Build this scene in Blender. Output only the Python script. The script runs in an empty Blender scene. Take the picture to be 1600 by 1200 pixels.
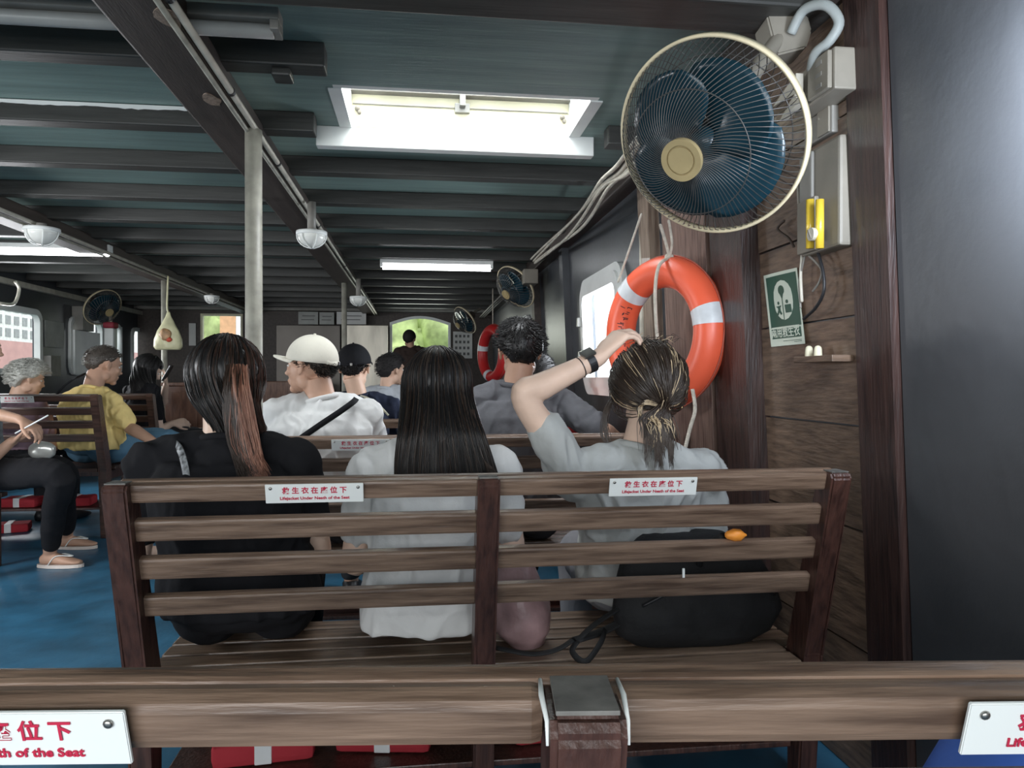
import bpy, bmesh, math, random
from mathutils import Vector as V, Matrix as M, noise
random.seed(7)
C = bpy.context.scene.collection
sc = bpy.context.scene
PI = math.pi

# ---------------------------------------------------------------- camera
F = 1150.0
YAW = math.radians(7.2)
PITCH = math.radians(-0.4)
CAM = V((0, 0, 1.05))
cd = bpy.data.cameras.new('camera'); cam = bpy.data.objects.new('camera', cd); C.objects.link(cam)
cd.sensor_width = 36; cd.lens = 36 * F / 1600; cd.clip_start = .02; cd.clip_end = 200
cam.location = CAM; cam.rotation_euler = (PI / 2 + PITCH, 0, -YAW)
sc.camera = cam
RM = cam.rotation_euler.to_matrix()

# ---------------------------------------------------------------- world, light, exposure
w = bpy.data.worlds.new('world'); sc.world = w; w.use_nodes = True
bg = w.node_tree.nodes['Background']; bg.inputs[0].default_value = (.92, .97, 1, 1); bg.inputs[1].default_value = 1.5
sc.view_settings.view_transform = 'Standard'; sc.view_settings.look = 'None'
sc.view_settings.gamma = 1; sc.view_settings.use_curve_mapping = False
sc.view_settings.exposure = 0.58

def area(name, loc, target, sx, sy, power, col=(1, 1, 1), spread=180):
    l = bpy.data.lights.new(name, 'AREA'); l.shape = 'RECTANGLE'; l.size = sx; l.size_y = sy
    l.energy = power; l.color = col; l.spread = math.radians(spread)
    o = bpy.data.objects.new(name, l); C.objects.link(o); o.location = loc
    o.rotation_euler = (V(target) - V(loc)).to_track_quat('-Z', 'Y').to_euler()
    return o
# daylight that enters over the open stern behind the seats
area('stern_daylight', (-1.3, -2.4, 1.15), (-.9, 3, 1.2), 4.2, 1.5, 84, (.96, .98, 1))
# daylight under the skylight and the side windows, plus added fill lamps
area('skylight_daylight', (.18, 3.02, 2.55), (.18, 2.95, 0), .9, .45, 24, (.93, .97, 1))
area('near_wall_fill', (.985, 1.05, 1.50), (1.25, 1.45, 1.45), .16, .4, 8, (.78, .87, 1))  # unseen lamp inside the cabin, added to brighten the near wall panel
area('right_window_daylight', (1.42, 4.35, 1.45), (-1, 3.7, .9), 1.0, .7, 40, (.85, .92, 1))
area('left_window_daylight', (-3.8, 7.2, 1.45), (0, 6, .9), .9, .55, 24, (.95, .97, 1))
area('left_row_fill', (-3.85, 2.5, 1.4), (-1.8, 4.6, .9), 1.1, .55, 52, (.95, .97, 1))  # unseen fill lamp added to lift the people of the left row
area('bow_window_daylight', (0, 10.8, 1.65), (0, 6, 1), .8, .5, 5, (.95, 1, .9))

# ---------------------------------------------------------------- placing helpers
def ray(px, py):
    return RM @ V(((px - 800) / F, (600 - py) / F, -1))
def W(px, py, Y):
    d = ray(px, py); return CAM + d * (Y / d.y)
def WX(px, py, X):
    d = ray(px, py); return CAM + d * (X / d.x)
def WZ(px, py, Z):
    d = ray(px, py); return CAM + d * ((Z - CAM.z) / d.z)

# ---------------------------------------------------------------- materials
MATS = {}
def mat(name, col, rough=.6, metal=0, var=.12, scale=8, bump=0, bscale=40, stretch=(1, 1, 1), spec=.4, emit=None, es=0, alpha=1, trans=0, coat=0):
    if name in MATS: return MATS[name]
    m = bpy.data.materials.new(name); m.use_nodes = True; nt = m.node_tree; b = nt.nodes['Principled BSDF']
    b.inputs['Roughness'].default_value = rough; b.inputs['Metallic'].default_value = metal
    b.inputs['Specular IOR Level'].default_value = spec
    b.inputs['Coat Weight'].default_value = coat
    tc = nt.nodes.new('ShaderNodeTexCoord'); mp = nt.nodes.new('ShaderNodeMapping'); mp.inputs['Scale'].default_value = stretch
    nt.links.new(tc.outputs['Object'], mp.inputs[0])
    n = nt.nodes.new('ShaderNodeTexNoise'); n.inputs['Scale'].default_value = scale; n.inputs['Detail'].default_value = 6
    nt.links.new(mp.outputs[0], n.inputs[0])
    r = nt.nodes.new('ShaderNodeValToRGB')
    r.color_ramp.elements[0].position = .3; r.color_ramp.elements[1].position = .7
    r.color_ramp.elements[0].color = tuple(c * (1 - var) for c in col) + (1,)
    r.color_ramp.elements[1].color = tuple(min(1, c * (1 + var)) for c in col) + (1,)
    nt.links.new(n.outputs[0], r.inputs[0]); nt.links.new(r.outputs[0], b.inputs['Base Color'])
    if bump:
        n2 = nt.nodes.new('ShaderNodeTexNoise'); n2.inputs['Scale'].default_value = bscale; n2.inputs['Detail'].default_value = 4
        nt.links.new(mp.outputs[0], n2.inputs[0])
        bp = nt.nodes.new('ShaderNodeBump'); bp.inputs['Strength'].default_value = bump; bp.inputs['Distance'].default_value = .01
        nt.links.new(n2.outputs[0], bp.inputs['Height']); nt.links.new(bp.outputs[0], b.inputs['Normal'])
    if emit:
        b.inputs['Emission Color'].default_value = tuple(emit) + (1,); b.inputs['Emission Strength'].default_value = es
    b.inputs['Alpha'].default_value = alpha; b.inputs['Transmission Weight'].default_value = trans
    MATS[name] = m; return m

def wood(name, dark, light, stretch=(1.2, 14, 14), rough=.42, spec=.5, coat=.15):
    if name in MATS: return MATS[name]
    m = mat(name, light, rough=rough, spec=spec, stretch=stretch, bump=.25, bscale=9, scale=5, coat=coat)
    nt = m.node_tree
    r = [n for n in nt.nodes if n.type == 'VALTORGB'][0]
    e = r.color_ramp.elements
    e[0].color = dark + (1,); e[1].color = light + (1,); e[0].position = .32; e[1].position = .72
    mid = e.new(.5); mid.color = tuple((a * .45 + b * .55) for a, b in zip(dark, light)) + (1,)
    return m

WD = lambda: wood('varnished_wood', (.05, .024, .013), (.175, .098, .058))
mat_rail = wood('varnished_wood', (.080, .047, .031), (.235, .155, .108))
mat_post = wood('dark_wood', (.03, .012, .009), (.085, .036, .026), stretch=(14, 14, 1.2))
mat_seat = wood('seat_wood', (.10, .062, .04), (.26, .175, .12))
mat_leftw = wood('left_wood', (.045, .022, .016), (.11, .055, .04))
mat_panel = wood('panel_wood', (.08, .05, .033), (.20, .13, .088), stretch=(1, 2.2, 14), rough=.5)
mat_wallpost = wood('wall_post_wood', (.018, .009, .008), (.05, .024, .019), stretch=(14, 14, 1.2), rough=.45)
mat_lightpost = wood('light_post_wood', (.16, .11, .08), (.34, .26, .2), stretch=(14, 14, 1.2), rough=.6)
mat_wallgrey = mat('wall_paint', (.045, .05, .058), .35, var=.25, scale=3, bump=.1, spec=.6)
mat_nearwall = mat('near_wall_paint', (.052, .054, .058), .4, var=.12, scale=2.5, bump=.12, bscale=30, spec=.5)
mat_ceil = mat('ceiling_boards_teal', (.19, .27, .25), .5, var=.15, scale=3, stretch=(.6, 8, 4), bump=.15, bscale=10)
mat_beam = mat('beam_paint', (.034, .034, .031), .5, var=.3, scale=6, stretch=(.5, 6, 6), bump=.1, bscale=12, spec=.5)
mat_girder = mat('girder_paint', (.055, .042, .036), .5, var=.3, scale=5, stretch=(6, .6, 6), bump=.1)
mat_white = mat('white_paint', (.78, .8, .78), .45, var=.06, scale=6)
mat_cream = mat('cream_paint', (.72, .68, .5), .5, var=.1, scale=7)
mat_pipe = mat('painted_pipe', (.33, .32, .27), .45, var=.28, scale=14, bump=.1)
mat_cond = mat('conduit_paint', (.50, .47, .40), .45, var=.18, scale=14)
mat_steel = mat('brushed_steel', (.24, .235, .22), .3, metal=.7, var=.15, scale=3)
mat_greyfix = mat('grey_fitting', (.22, .21, .19), .5, var=.15, scale=9)
mat_box = mat('putty_plastic', (.22, .20, .165), .5, var=.16, scale=8)
mat_floor = mat('blue_deck_paint', (.03, .13, .225), .38, var=.3, scale=5, stretch=(1, 1, 1), bump=.25, bscale=14, spec=.6)
mat_black = mat('black_plastic', (.015, .015, .017), .45, var=.1)
mat_rope = mat('rope', (.55, .5, .42), .8, var=.2, scale=60, bump=.5, bscale=200)
mat_glass = None
def skin(name, c): return mat(name, c, .5, var=.07, scale=14, bump=.05, bscale=120, spec=.35)
mat_skinA = skin('skin_light', (.62, .40, .29))
mat_skinB = skin('skin_tan', (.50, .30, .21))
mat_skinC = skin('skin_pale', (.70, .50, .39))
def cloth(name, c, var=.05, rough=.85): return mat(name, c, rough, var=var, scale=10, bump=.3, bscale=28, spec=.15)
def hairm(name, c, rough=.42): return mat(name, c, rough, var=.25, scale=50, stretch=(3, 3, .4), spec=.4)

# ---------------------------------------------------------------- object helpers
def new_obj(name, bm, m, parent=None, smooth=False, mods=None):
    me = bpy.data.meshes.new(name)
    bmesh.ops.recalc_face_normals(bm, faces=bm.faces[:])
    bm.to_mesh(me); bm.free()
    return link_mesh(name, me, m, parent, smooth)
def link_mesh(name, me, m, parent=None, smooth=False):
    o = bpy.data.objects.new(name, me); C.objects.link(o)
    if m is not None:
        for x in (m if isinstance(m, (list, tuple)) else [m]): me.materials.append(x)
    if smooth:
        me.polygons.foreach_set('use_smooth', [True] * len(me.polygons))
    if parent:
        o.parent = parent
        if not parent.get('_abs'):
            pass
    return o
ORG = {}
def thing(name, label, cat, loc=(0, 0, 0), rz=0, group=None):
    o = bpy.data.objects.new(name, None); C.objects.link(o); o.location = loc; o.rotation_euler = (0, 0, rz)
    o.empty_display_size = .1; o['label'] = label; o['category'] = cat
    if group: o['group'] = group
    return o
def tag(o, label, cat, group=None):
    o['label'] = label; o['category'] = cat
    if group: o['group'] = group
    return o
def struct(o): o['kind'] = 'structure'; return o
def shift(bm, root):
    """world coordinates to the root's own (root is unrotated)"""
    if root is not None:
        bmesh.ops.translate(bm, verts=bm.verts[:], vec=-V(root.location))
def part(name, bm, m, root, smooth=False, parent=None):
    shift(bm, root); return new_obj(name, bm, m, parent or root, smooth)
def dup(root, loc=None, rz=None, label=None, group=None):
    r = root.copy(); C.objects.link(r)
    if loc is not None: r.location = loc
    if rz is not None: r.rotation_euler = (0, 0, rz)
    if label: r['label'] = label
    if group: r['group'] = group
    for ch in list(root.children):
        c = ch.copy(); C.objects.link(c); c.parent = r
        for g in list(ch.children):
            d = g.copy(); C.objects.link(d); d.parent = c
    return r

def box(bm, lo, hi, bev=0, mtx=None):
    r = bmesh.ops.create_cube(bm, size=1)
    vs = r['verts']
    for v in vs:
        v.co = V(((lo[0] + hi[0]) / 2 + v.co.x * (hi[0] - lo[0]), (lo[1] + hi[1]) / 2 + v.co.y * (hi[1] - lo[1]), (lo[2] + hi[2]) / 2 + v.co.z * (hi[2] - lo[2])))
    if bev:
        es = list({e for v in vs for e in v.link_edges})
        rr = bmesh.ops.bevel(bm, geom=es, offset=bev, segments=2, affect='EDGES', profile=.6)
        vs = list({v for f in rr['faces'] for v in f.verts} | {v for v in vs if v.is_valid})
    if mtx is not None: bmesh.ops.transform(bm, matrix=mtx, verts=[v for v in vs if v.is_valid])
    return vs
def prism(bm, pts, vec):
    """closed polygon pts (list of Vector) extruded by vec"""
    a = [bm.verts.new(p) for p in pts]; b = [bm.verts.new(V(p) + V(vec)) for p in pts]
    bm.faces.new(a); bm.faces.new(b[::-1]); n = len(pts)
    for i in range(n): bm.faces.new((a[i], b[i], b[(i + 1) % n], a[(i + 1) % n]))
    return a + b
def frame_of(t, up=V((0, 0, 1))):
    t = V(t).normalized()
    if abs(t.dot(up)) > .95: up = V((0, 1, 0)) if abs(t.y) < .9 else V((1, 0, 0))
    x = t.cross(up).normalized(); y = x.cross(t).normalized()
    return x, y
def tube(bm, pts, r, seg=12, up=V((0, 0, 1)), caps=True, round_cap=False):
    pts = [V(p) for p in pts]; n = len(pts)
    if not isinstance(r, (list, tuple)): r = [r] * n
    r = [(q, q) if not isinstance(q, (list, tuple)) else q for q in r]
    P = []; 
    tans = []
    for i in range(n):
        a = pts[max(i - 1, 0)]; b = pts[min(i + 1, n - 1)]; tans.append((b - a).normalized())
    if round_cap:
        k = [(.0, 1.0), (.5, .866), (.866, .5), (.98, .15)]
        r0 = sum(r[0]) / 2; r1 = sum(r[-1]) / 2
        head = [(pts[0] - tans[0] * r0 * c, (r[0][0] * s, r[0][1] * s), tans[0]) for c, s in k[1:]][::-1]
        tail = [(pts[-1] + tans[-1] * r1 * c, (r[-1][0] * s, r[-1][1] * s), tans[-1]) for c, s in k[1:]]
    else: head = tail = []
    rings = head + [(pts[i], r[i], tans[i]) for i in range(n)] + tail
    x = None; prev = None
    out = []
    for p, (ra, rb), t in rings:
        if x is None: x, y = frame_of(t, up)
        else:
            x = (x - t * x.dot(t))
            if x.length < 1e-6: x, y = frame_of(t, up)
            x.normalize(); y = x.cross(t).normalized()
        y = t.cross(x).normalized()
        out.append([bm.verts.new(p + x * (math.cos(2 * PI * j / seg) * ra) + y * (math.sin(2 * PI * j / seg) * rb)) for j in range(seg)])
    for i in range(len(out) - 1):
        for j in range(seg):
            bm.faces.new((out[i][j], out[i][(j + 1) % seg], out[i + 1][(j + 1) % seg], out[i + 1][j]))
    if caps: bm.faces.new(out[0][::-1]); bm.faces.new(out[-1])
    return out
def loft(bm, secs, seg=28, power=2.3):
    """secs: (centre, axis_a, axis_b, a, b) -> closed super-elliptic loft"""
    out = []
    for c, ax, bx, a, b in secs:
        ring = []
        for j in range(seg):
            t = 2 * PI * j / seg; ct, st = math.cos(t), math.sin(t)
            ring.append(bm.verts.new(V(c) + V(ax) * (a * math.copysign(abs(ct) ** (2 / power), ct)) + V(bx) * (b * math.copysign(abs(st) ** (2 / power), st))))
        out.append(ring)
    for i in range(len(out) - 1):
        for j in range(seg): bm.faces.new((out[i][j], out[i][(j + 1) % seg], out[i + 1][(j + 1) % seg], out[i + 1][j]))
    bm.faces.new(out[0][::-1]); bm.faces.new(out[-1])
def ell(bm, c, r, mtx=None, sub=3):
    q = bmesh.ops.create_icosphere(bm, subdivisions=sub, radius=1)
    for v in q['verts']:
        p = V((v.co.x * r[0], v.co.y * r[1], v.co.z * r[2]))
        v.co = (mtx @ p if mtx is not None else p) + V(c)
    return q['verts']
def torus(bm, c, R, r, ax, ay, n=64, k=20, off=0):
    rings = []
    az = V(ax).cross(V(ay))
    for i in range(n):
        t = 2 * PI * i / n; d = V(ax) * math.cos(t) + V(ay) * math.sin(t)
        rings.append([bm.verts.new(V(c) + d * (R + r * math.cos(2 * PI * j / k)) + az * (r * math.sin(2 * PI * j / k))) for j in range(k)])
    for i in range(n):
        for j in range(k):
            bm.faces.new((rings[i][j], rings[(i + 1) % n][j], rings[(i + 1) % n][(j + 1) % k], rings[i][(j + 1) % k]))
def smooth_path(pts, n=8):
    pts = [V(p) for p in pts]; out = []
    for i in range(len(pts) - 1):
        p0 = pts[max(i - 1, 0)]; p1 = pts[i]; p2 = pts[i + 1]; p3 = pts[min(i + 2, len(pts) - 1)]
        for k in range(n):
            t = k / n
            out.append(.5 * ((2 * p1) + (p2 - p0) * t + (2 * p0 - 5 * p1 + 4 * p2 - p3) * t * t + (3 * p1 - p0 - 3 * p2 + p3) * t ** 3))
    out.append(pts[-1]); return out
def text_obj(name, body, size, m, parent, mtx, extr=.0004, bold=0.0, sx=1.0, shear=0):
    cu = bpy.data.curves.new('t', 'FONT'); cu.body = body; cu.size = size; cu.extrude = extr; cu.offset = bold
    cu.align_x = 'CENTER'; cu.align_y = 'CENTER'; cu.resolution_u = 3; cu.space_character = 1.0; cu.shear = shear
    o = bpy.data.objects.new('t', cu); C.objects.link(o)
    dg = bpy.context.evaluated_depsgraph_get(); me = bpy.data.meshes.new_from_object(o.evaluated_get(dg))
    bpy.data.objects.remove(o)
    me.transform(M.Scale(sx, 4, V((1, 0, 0)))); me.transform(mtx)
    return link_mesh(name, me, m, parent)
def basis(o, x, y, z):
    m = M((x, y, z)).transposed().to_4x4(); m.translation = V(o); return m
# ================================================================ the setting
ZB = 1.05 + 1.0      # underside of the deck beams
ZT = 1.05 + 1.08     # underside of the roof boards
ZG = 1.05 + .93      # underside of the girders
XL, XR = -3.95, 1.10
Y0W, Y1W = -2.6, 11.2
def wallx(z): return 1.165 - .045 * z

bm = bmesh.new(); box(bm, (XL - .1, Y0W, -.06), (1.3, Y1W, 0)); o = struct(new_obj('floor', bm, mat_floor))
# faint plank seams in the deck material
nt = mat_floor.node_tree
# ceiling boards round the skylight opening
SK = dict(x0=-.285, x1=.66, y0=2.80, y1=3.22)
bm = bmesh.new()
tk = .03
box(bm, (XL - .1, Y0W, ZT), (SK['x0'] - tk, Y1W, ZT + .05)); box(bm, (SK['x1'] + tk, Y0W, ZT), (1.3, Y1W, ZT + .05))
box(bm, (SK['x0'] - tk, Y0W, ZT), (SK['x1'] + tk, SK['y0'] - tk, ZT + .05)); box(bm, (SK['x0'] - tk, SK['y1'] + tk, ZT), (SK['x1'] + tk, Y1W, ZT + .05))
struct(new_obj('ceiling', bm, mat_ceil))

# transverse beams
gx = -.70
ys = [1.06, 2.42, 3.06, 3.66, 4.30] + [4.30 + .62 * k for k in range(1, 12)]
n = 0
for i, y in enumerate(ys):
    segs = [(XL, 1.08)]
    if i == 1: segs = [(XL, -.30)]
    if i == 2: segs = [(XL, -.42), (.80, 1.08)]
    bm = bmesh.new()
    for a, b in segs: box(bm, (a, y, ZB), (b, y + .085, ZT), .006)
    struct(new_obj('trim_beam', bm, mat_beam))
bm = bmesh.new(); box(bm, (XL, 1.76, ZB - .06), (1.08, 1.92, ZT), .008); struct(new_obj('trim_beam', bm, mat_beam))
bm = bmesh.new(); box(bm, (-.47, 2.44, ZB - .025), (-.41, 2.52, ZB), .006); struct(new_obj('trim_beam_end', bm, mat_beam))
# flaking white paint along one beam
bm = bmesh.new()
random.seed(3)
prev = None
N = 90
for i in range(N + 1):
    x = XL + .9 + i * (gx - .12 - XL - .9) / N
    h = .012 + .016 * abs(noise.noise(V((x * 3.1, 0, 1)))) + .012 * abs(noise.noise(V((x * 17, 2, 1))))
    a = bm.verts.new((x, 3.056, ZT - .004)); b = bm.verts.new((x, 3.056, ZT - .004 - h)); c = bm.verts.new((x, 3.0595, ZT - .004 - h)); d = bm.verts.new((x, 3.0595, ZT - .004))
    q = [a, b, c, d]
    if prev:
        for k in range(4): bm.faces.new((prev[k], q[k], q[(k + 1) % 4], prev[(k + 1) % 4]))
    prev = q
struct(new_obj('trim_flaking_paint', bm, mat_white))

# girders along the boat
def girder(x0, x1, nm):
    bm = bmesh.new(); box(bm, (x0, Y0W, ZG), (x1, Y1W, ZB + .02), .008); return struct(new_obj(nm, bm, mat_girder))
girder(-.80, -.62, 'trim_girder'); girder(-2.50, -2.30, 'trim_girder')
def spot(px, py, sx, sy, seed):
    c = WZ(px, py, ZG - .002); bm = bmesh.new(); pts = []
    for k in range(16):
        t = 2 * PI * k / 16; q = 1 + .45 * noise.noise(V((math.cos(t) * 1.5 + seed, math.sin(t) * 1.5, seed)))
        pts.append(V((c.x + math.cos(t) * sx * q, c.y + math.sin(t) * sy * q, ZG - .0025)))
    prism(bm, pts, (0, 0, .003)); struct(new_obj('trim_bare_wood_patch', bm, mat_lightpost))
spot(262, 28, .030, .05, 1); spot(330, 156, .028, .045, 5)

# skylight shaft
bm = bmesh.new(); z1 = ZT + .20
x0, x1, y0, y1 = SK['x0'], SK['x1'], SK['y0'], SK['y1']
t = .03
sk = thing('skylight', 'white framed roof skylight over the middle bench, frosted panes bright with daylight', 'skylight', (0.18, 3.0, ZT))
b = bmesh.new(); box(b, (x0 - t, y1, ZT + .0), (x1 + t, y1 + t, z1)); part('far_coaming', b, mat_cream, sk)
b = bmesh.new(); box(b, (x0 - t, y0 - t, ZT), (x1 + t, y0, z1)); part('near_coaming', b, mat_white, sk)
b = bmesh.new(); box(b, (x0 - t, y0, ZT), (x0, y1, z1)); part('side_coaming', b, mat_white, sk)
b = bmesh.new(); box(b, (x1, y0, ZT), (x1 + t, y1, z1)); part('side_coaming', b, mat_white, sk)
b = bmesh.new(); box(b, (x0 - .02, y1 - .045, z1 - .06), (x1 + .02, y1 + .01, z1), .004); part('hinge_bar', b, mat_greyfix, sk)
b = bmesh.new(); box(b, (.175, y1 - .05, z1 - .105), (.20, y1 - .001, z1 - .05)); box(b, (.155, y1 - .02, z1 - .125), (.22, y1 - .0015, z1 - .085), .003); part('latch', b, mat_steel, sk)
b = bmesh.new(); tube(b, [(x0 + .005, y1 - .005, ZT + .098), (x1 - .005, y1 - .005, ZT + .098)], .0025, 8); part('wire', b, mat_greyfix, sk)
for xx in (x0 + .025, x1 - .03):
    b = bmesh.new(); ell(b, (xx, y1 - .012, ZT + .075), (.012, .012, .012), sub=2); ell(b, (xx + .008, y1 - .012, ZT + .06), (.009, .009, .012), sub=2); part('wing_nut', b, mat_box, sk, True)
b = bmesh.new(); box(b, (x0 - .02, y0 - .02, z1), (x1 + .02, y1 + .02, z1 + .006))
mgl = bpy.data.materials.new('frosted_pane'); mgl.use_nodes = True; nt = mgl.node_tree
pb = nt.nodes['Principled BSDF']; pb.inputs['Base Color'].default_value = (.9, .95, 1, 1); pb.inputs['Roughness'].default_value = .25
tr = nt.nodes.new('ShaderNodeBsdfTransparent'); mx = nt.nodes.new('ShaderNodeMixShader'); mx.inputs[0].default_value = .12
nt.links.new(tr.outputs[0], mx.inputs[1]); nt.links.new(pb.outputs[0], mx.inputs[2]); nt.links.new(mx.outputs[0], nt.nodes['Material Output'].inputs[0])
part('pane', b, mgl, sk)
# whitened header boards round the opening
b = bmesh.new(); box(b, (x0 - .15, y1 + .001, ZB - .005), (x1 + .115, y1 + .055, ZT), .004); part('far_header_board', b, mat_white, sk)
b = bmesh.new(); box(b, (x0 - .05, y0, ZT - .006), (x0 - .0, y1, ZT), .001); part('edge_trim', b, mat_white, sk)
b = bmesh.new(); box(b, (x1, y0, ZT - .006), (x1 + .05, y1, ZT), .001); part('edge_trim', b, mat_white, sk)

# ---------------------------------------------------------------- right side wall, with window openings
def wall_band(bm, ya, yb, za, zb, th=.06):
    pts = [V((wallx(za), ya, za)), V((wallx(zb), ya, zb)), V((wallx(zb) + th, ya, zb)), V((wallx(za) + th, ya, za))]
    prism(bm, pts, (0, yb - ya, 0))
w1a, w1b, wz0, wz1 = 3.82, 4.78, .98, 1.66
w0a, w0b = .05, .95
bm = bmesh.new()
wall_band(bm, Y0W, Y1W, 0, wz0); wall_band(bm, Y0W, Y1W, wz1, 2.2)
wall_band(bm, w0b, 2.40, wz0, wz1)
wall_band(bm, 2.40, w1a, wz0, wz1); wall_band(bm, w1b, 7.2, wz0, wz1); wall_band(bm, 8.1, Y1W, wz0, wz1); wall_band(bm, Y0W, w0a, wz0, wz1)
struct(new_obj('wall_right', bm, mat_wallgrey))
def rrect(cx, cz, w, h, r, n=6):
    out = []
    for (sx, sz, a0) in ((1, 1, 0), (-1, 1, 90), (-1, -1, 180), (1, -1, 270)):
        for k in range(n + 1):
            a = math.radians(a0 + 90 * k / n)
            out.append((cx + sx * (w / 2 - r) + r * math.cos(a), cz + sz * (h / 2 - r) + r * math.sin(a)))
    return out
def window_frame(nm, xf, side, ya, yb, za, zb, wd=.07, th=.03, m=mat_white, par=None):
    """rounded frame on a side wall; xf(z) gives the wall face; side=-1: protrudes to -x"""
    b = bmesh.new(); cy, cz = (ya + yb) / 2, (za + zb) / 2
    outer = rrect(cy, cz, yb - ya + .06, zb - za + .06, .13); inner = rrect(cy, cz, yb - ya - 2 * wd + .06, zb - za - 2 * wd + .06, .08)
    def P(q, d): return V((xf(q[1]) + side * d, q[0], q[1]))
    R = [[b.verts.new(P(q, -.03)) for q in outer], [b.verts.new(P(q, th)) for q in outer], [b.verts.new(P(q, th)) for q in inner], [b.verts.new(P(q, -.03)) for q in inner]]
    n = len(outer)
    for k in range(4):
        a, c = R[k], R[(k + 1) % 4]
        for i in range(n): b.faces.new((a[i], a[(i + 1) % n], c[(i + 1) % n], c[i]))
    o = new_obj(nm, b, m, par); return o
wf = struct(window_frame('window_1', wallx, -1, w1a, w1b, wz0, wz1))
b = bmesh.new()
def P1(q, d): return V((wallx(q[1]) - d, q[0], q[1]))
o2 = rrect((w1a + w1b) / 2, (wz0 + wz1) / 2, w1b - w1a - .03, wz1 - wz0 - .03, .1); i2 = rrect((w1a + w1b) / 2, (wz0 + wz1) / 2, w1b - w1a - .16, wz1 - wz0 - .16, .06)
R = [[b.verts.new(P1(q, d)) for q in s] for s, d in ((o2, .0), (o2, .045), (i2, .045), (i2, .0))]
for k in range(4):
    for i in range(len(o2)): b.faces.new((R[k][i], R[k][(i + 1) % len(o2)], R[(k + 1) % 4][(i + 1) % len(o2)], R[(k + 1) % 4][i]))
new_obj('window_sash', b, mat_white, wf)
b = bmesh.new()
for zz in (1.2, 1.42): box(b, (wallx(zz) - .075, w1b - .06, zz - .03), (wallx(zz) - .03, w1b - .03, zz + .03), .004)
new_obj('window_catch', b, mat_steel, wf)
struct(window_frame('window_2', wallx, -1, w0a, w0b, wz0, wz1))
struct(window_frame('window_3', wallx, -1, 7.2, 8.1, wz0, wz1))

# wall lining between the posts, and the posts
def wallslab(nm, ya, yb, za, zb, m, th=.012, bev=0):
    bm = bmesh.new(); pts = [V((wallx(za) + .002, ya, za)), V((wallx(zb) + .002, ya, zb)), V((wallx(zb) - th, ya, zb)), V((wallx(za) - th, ya, za))]
    prism(bm, pts, (0, yb - ya, 0))
    return struct(new_obj(nm, bm, m))
yy = [WX(1315, 600, 1.1).y, WX(1180, 600, 1.1).y]
za = 0
for k, zb in enumerate((.35, .66, .93, 1.21, 1.45, 1.72, 2.12)):
    wallslab('wall_plank', 1.725, 2.26, za + .003, zb - .003, mat_panel, .014 + .003 * (k % 2)); za = zb
wallslab('wall_near_panel', Y0W, .0, 0, 2.12, mat_nearwall, .01)
wallslab('wall_near_panel', 1.0, 1.575, 0, 2.12, mat_nearwall, .01)
wallslab('wall_near_panel', 0, 1.0, 0, wz0 - .04, mat_nearwall, .01)
def wallpost(nm, ya, yb, dep, m, z1=2.12):
    bm = bmesh.new(); pts = [V((wallx(0), ya, 0)), V((wallx(z1), ya, z1)), V((wallx(z1) - dep, ya, z1)), V((wallx(0) - dep, ya, 0))]
    prism(bm, pts, (0, yb - ya, 0)); return struct(new_obj(nm, bm, m))
wallpost('trim_post', 1.58, 1.72, .03, mat_wallpost)
wallpost('trim_post', 2.25, 2.50, .075, mat_wallpost)
wallpost('trim_post', 2.54, 3.0, .075, wood('brown_post_wood', (.09, .05, .04), (.22, .14, .11), stretch=(14, 14, 1.2), rough=.6))
wallpost('trim_post', 3.25, 3.4, .05, mat_lightpost)
wallpost('trim_post', 5.25, 5.37, .05, mat_wallgrey)
wallpost('trim_post', 6.55, 6.7, .06, mat_girder)
# timber frieze under the roof on the right
bm = bmesh.new(); box(bm, (.99, Y0W, ZT - .13), (1.1, Y1W, ZT), .01); struct(new_obj('trim_shelf_beam', bm, mat_girder))

# ---------------------------------------------------------------- left side wall
lz0, lz1 = 1.12, 1.74
wins = []
for a, b_ in ((58 - 120, 60), (108, 157), (160, 186), (205, 240)):
    ya = WX(a, 500, XL).y; yb = WX(b_, 500, XL).y; wins.append((ya, yb))
wins[0] = (wins[0][1] - 1.15, wins[0][1])
wins.insert(0, (1.9, 3.1))  # unseen opening, added to go with the left row fill lamp
bm = bmesh.new(); box(bm, (XL - .06, Y0W, 0), (XL, Y1W, lz0)); box(bm, (XL - .06, Y0W, lz1), (XL, Y1W, 2.2))
y = Y0W
for a, c in wins: box(bm, (XL - .06, y, lz0), (XL, a, lz1)); y = c
box(bm, (XL - .06, y, lz0), (XL, Y1W, lz1))
struct(new_obj('wall_left', bm, mat_wallgrey))
for k, (a, c) in enumerate(wins): struct(window_frame('window_%d' % ((10, 4, 5, 6, 7)[k]), lambda z: XL, 1, a, c, lz0, lz1, wd=.06 if k < 2 else .05))
# wiring duct along the left wall top
bm = bmesh.new(); box(bm, (XL + .01, Y0W, 1.955), (XL + .07, Y1W, 2.01), .006); struct(new_obj('trim_duct', bm, mat_cond))
for a in (7.62, 8.15, 9.45, 10.2):
    pass

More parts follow.
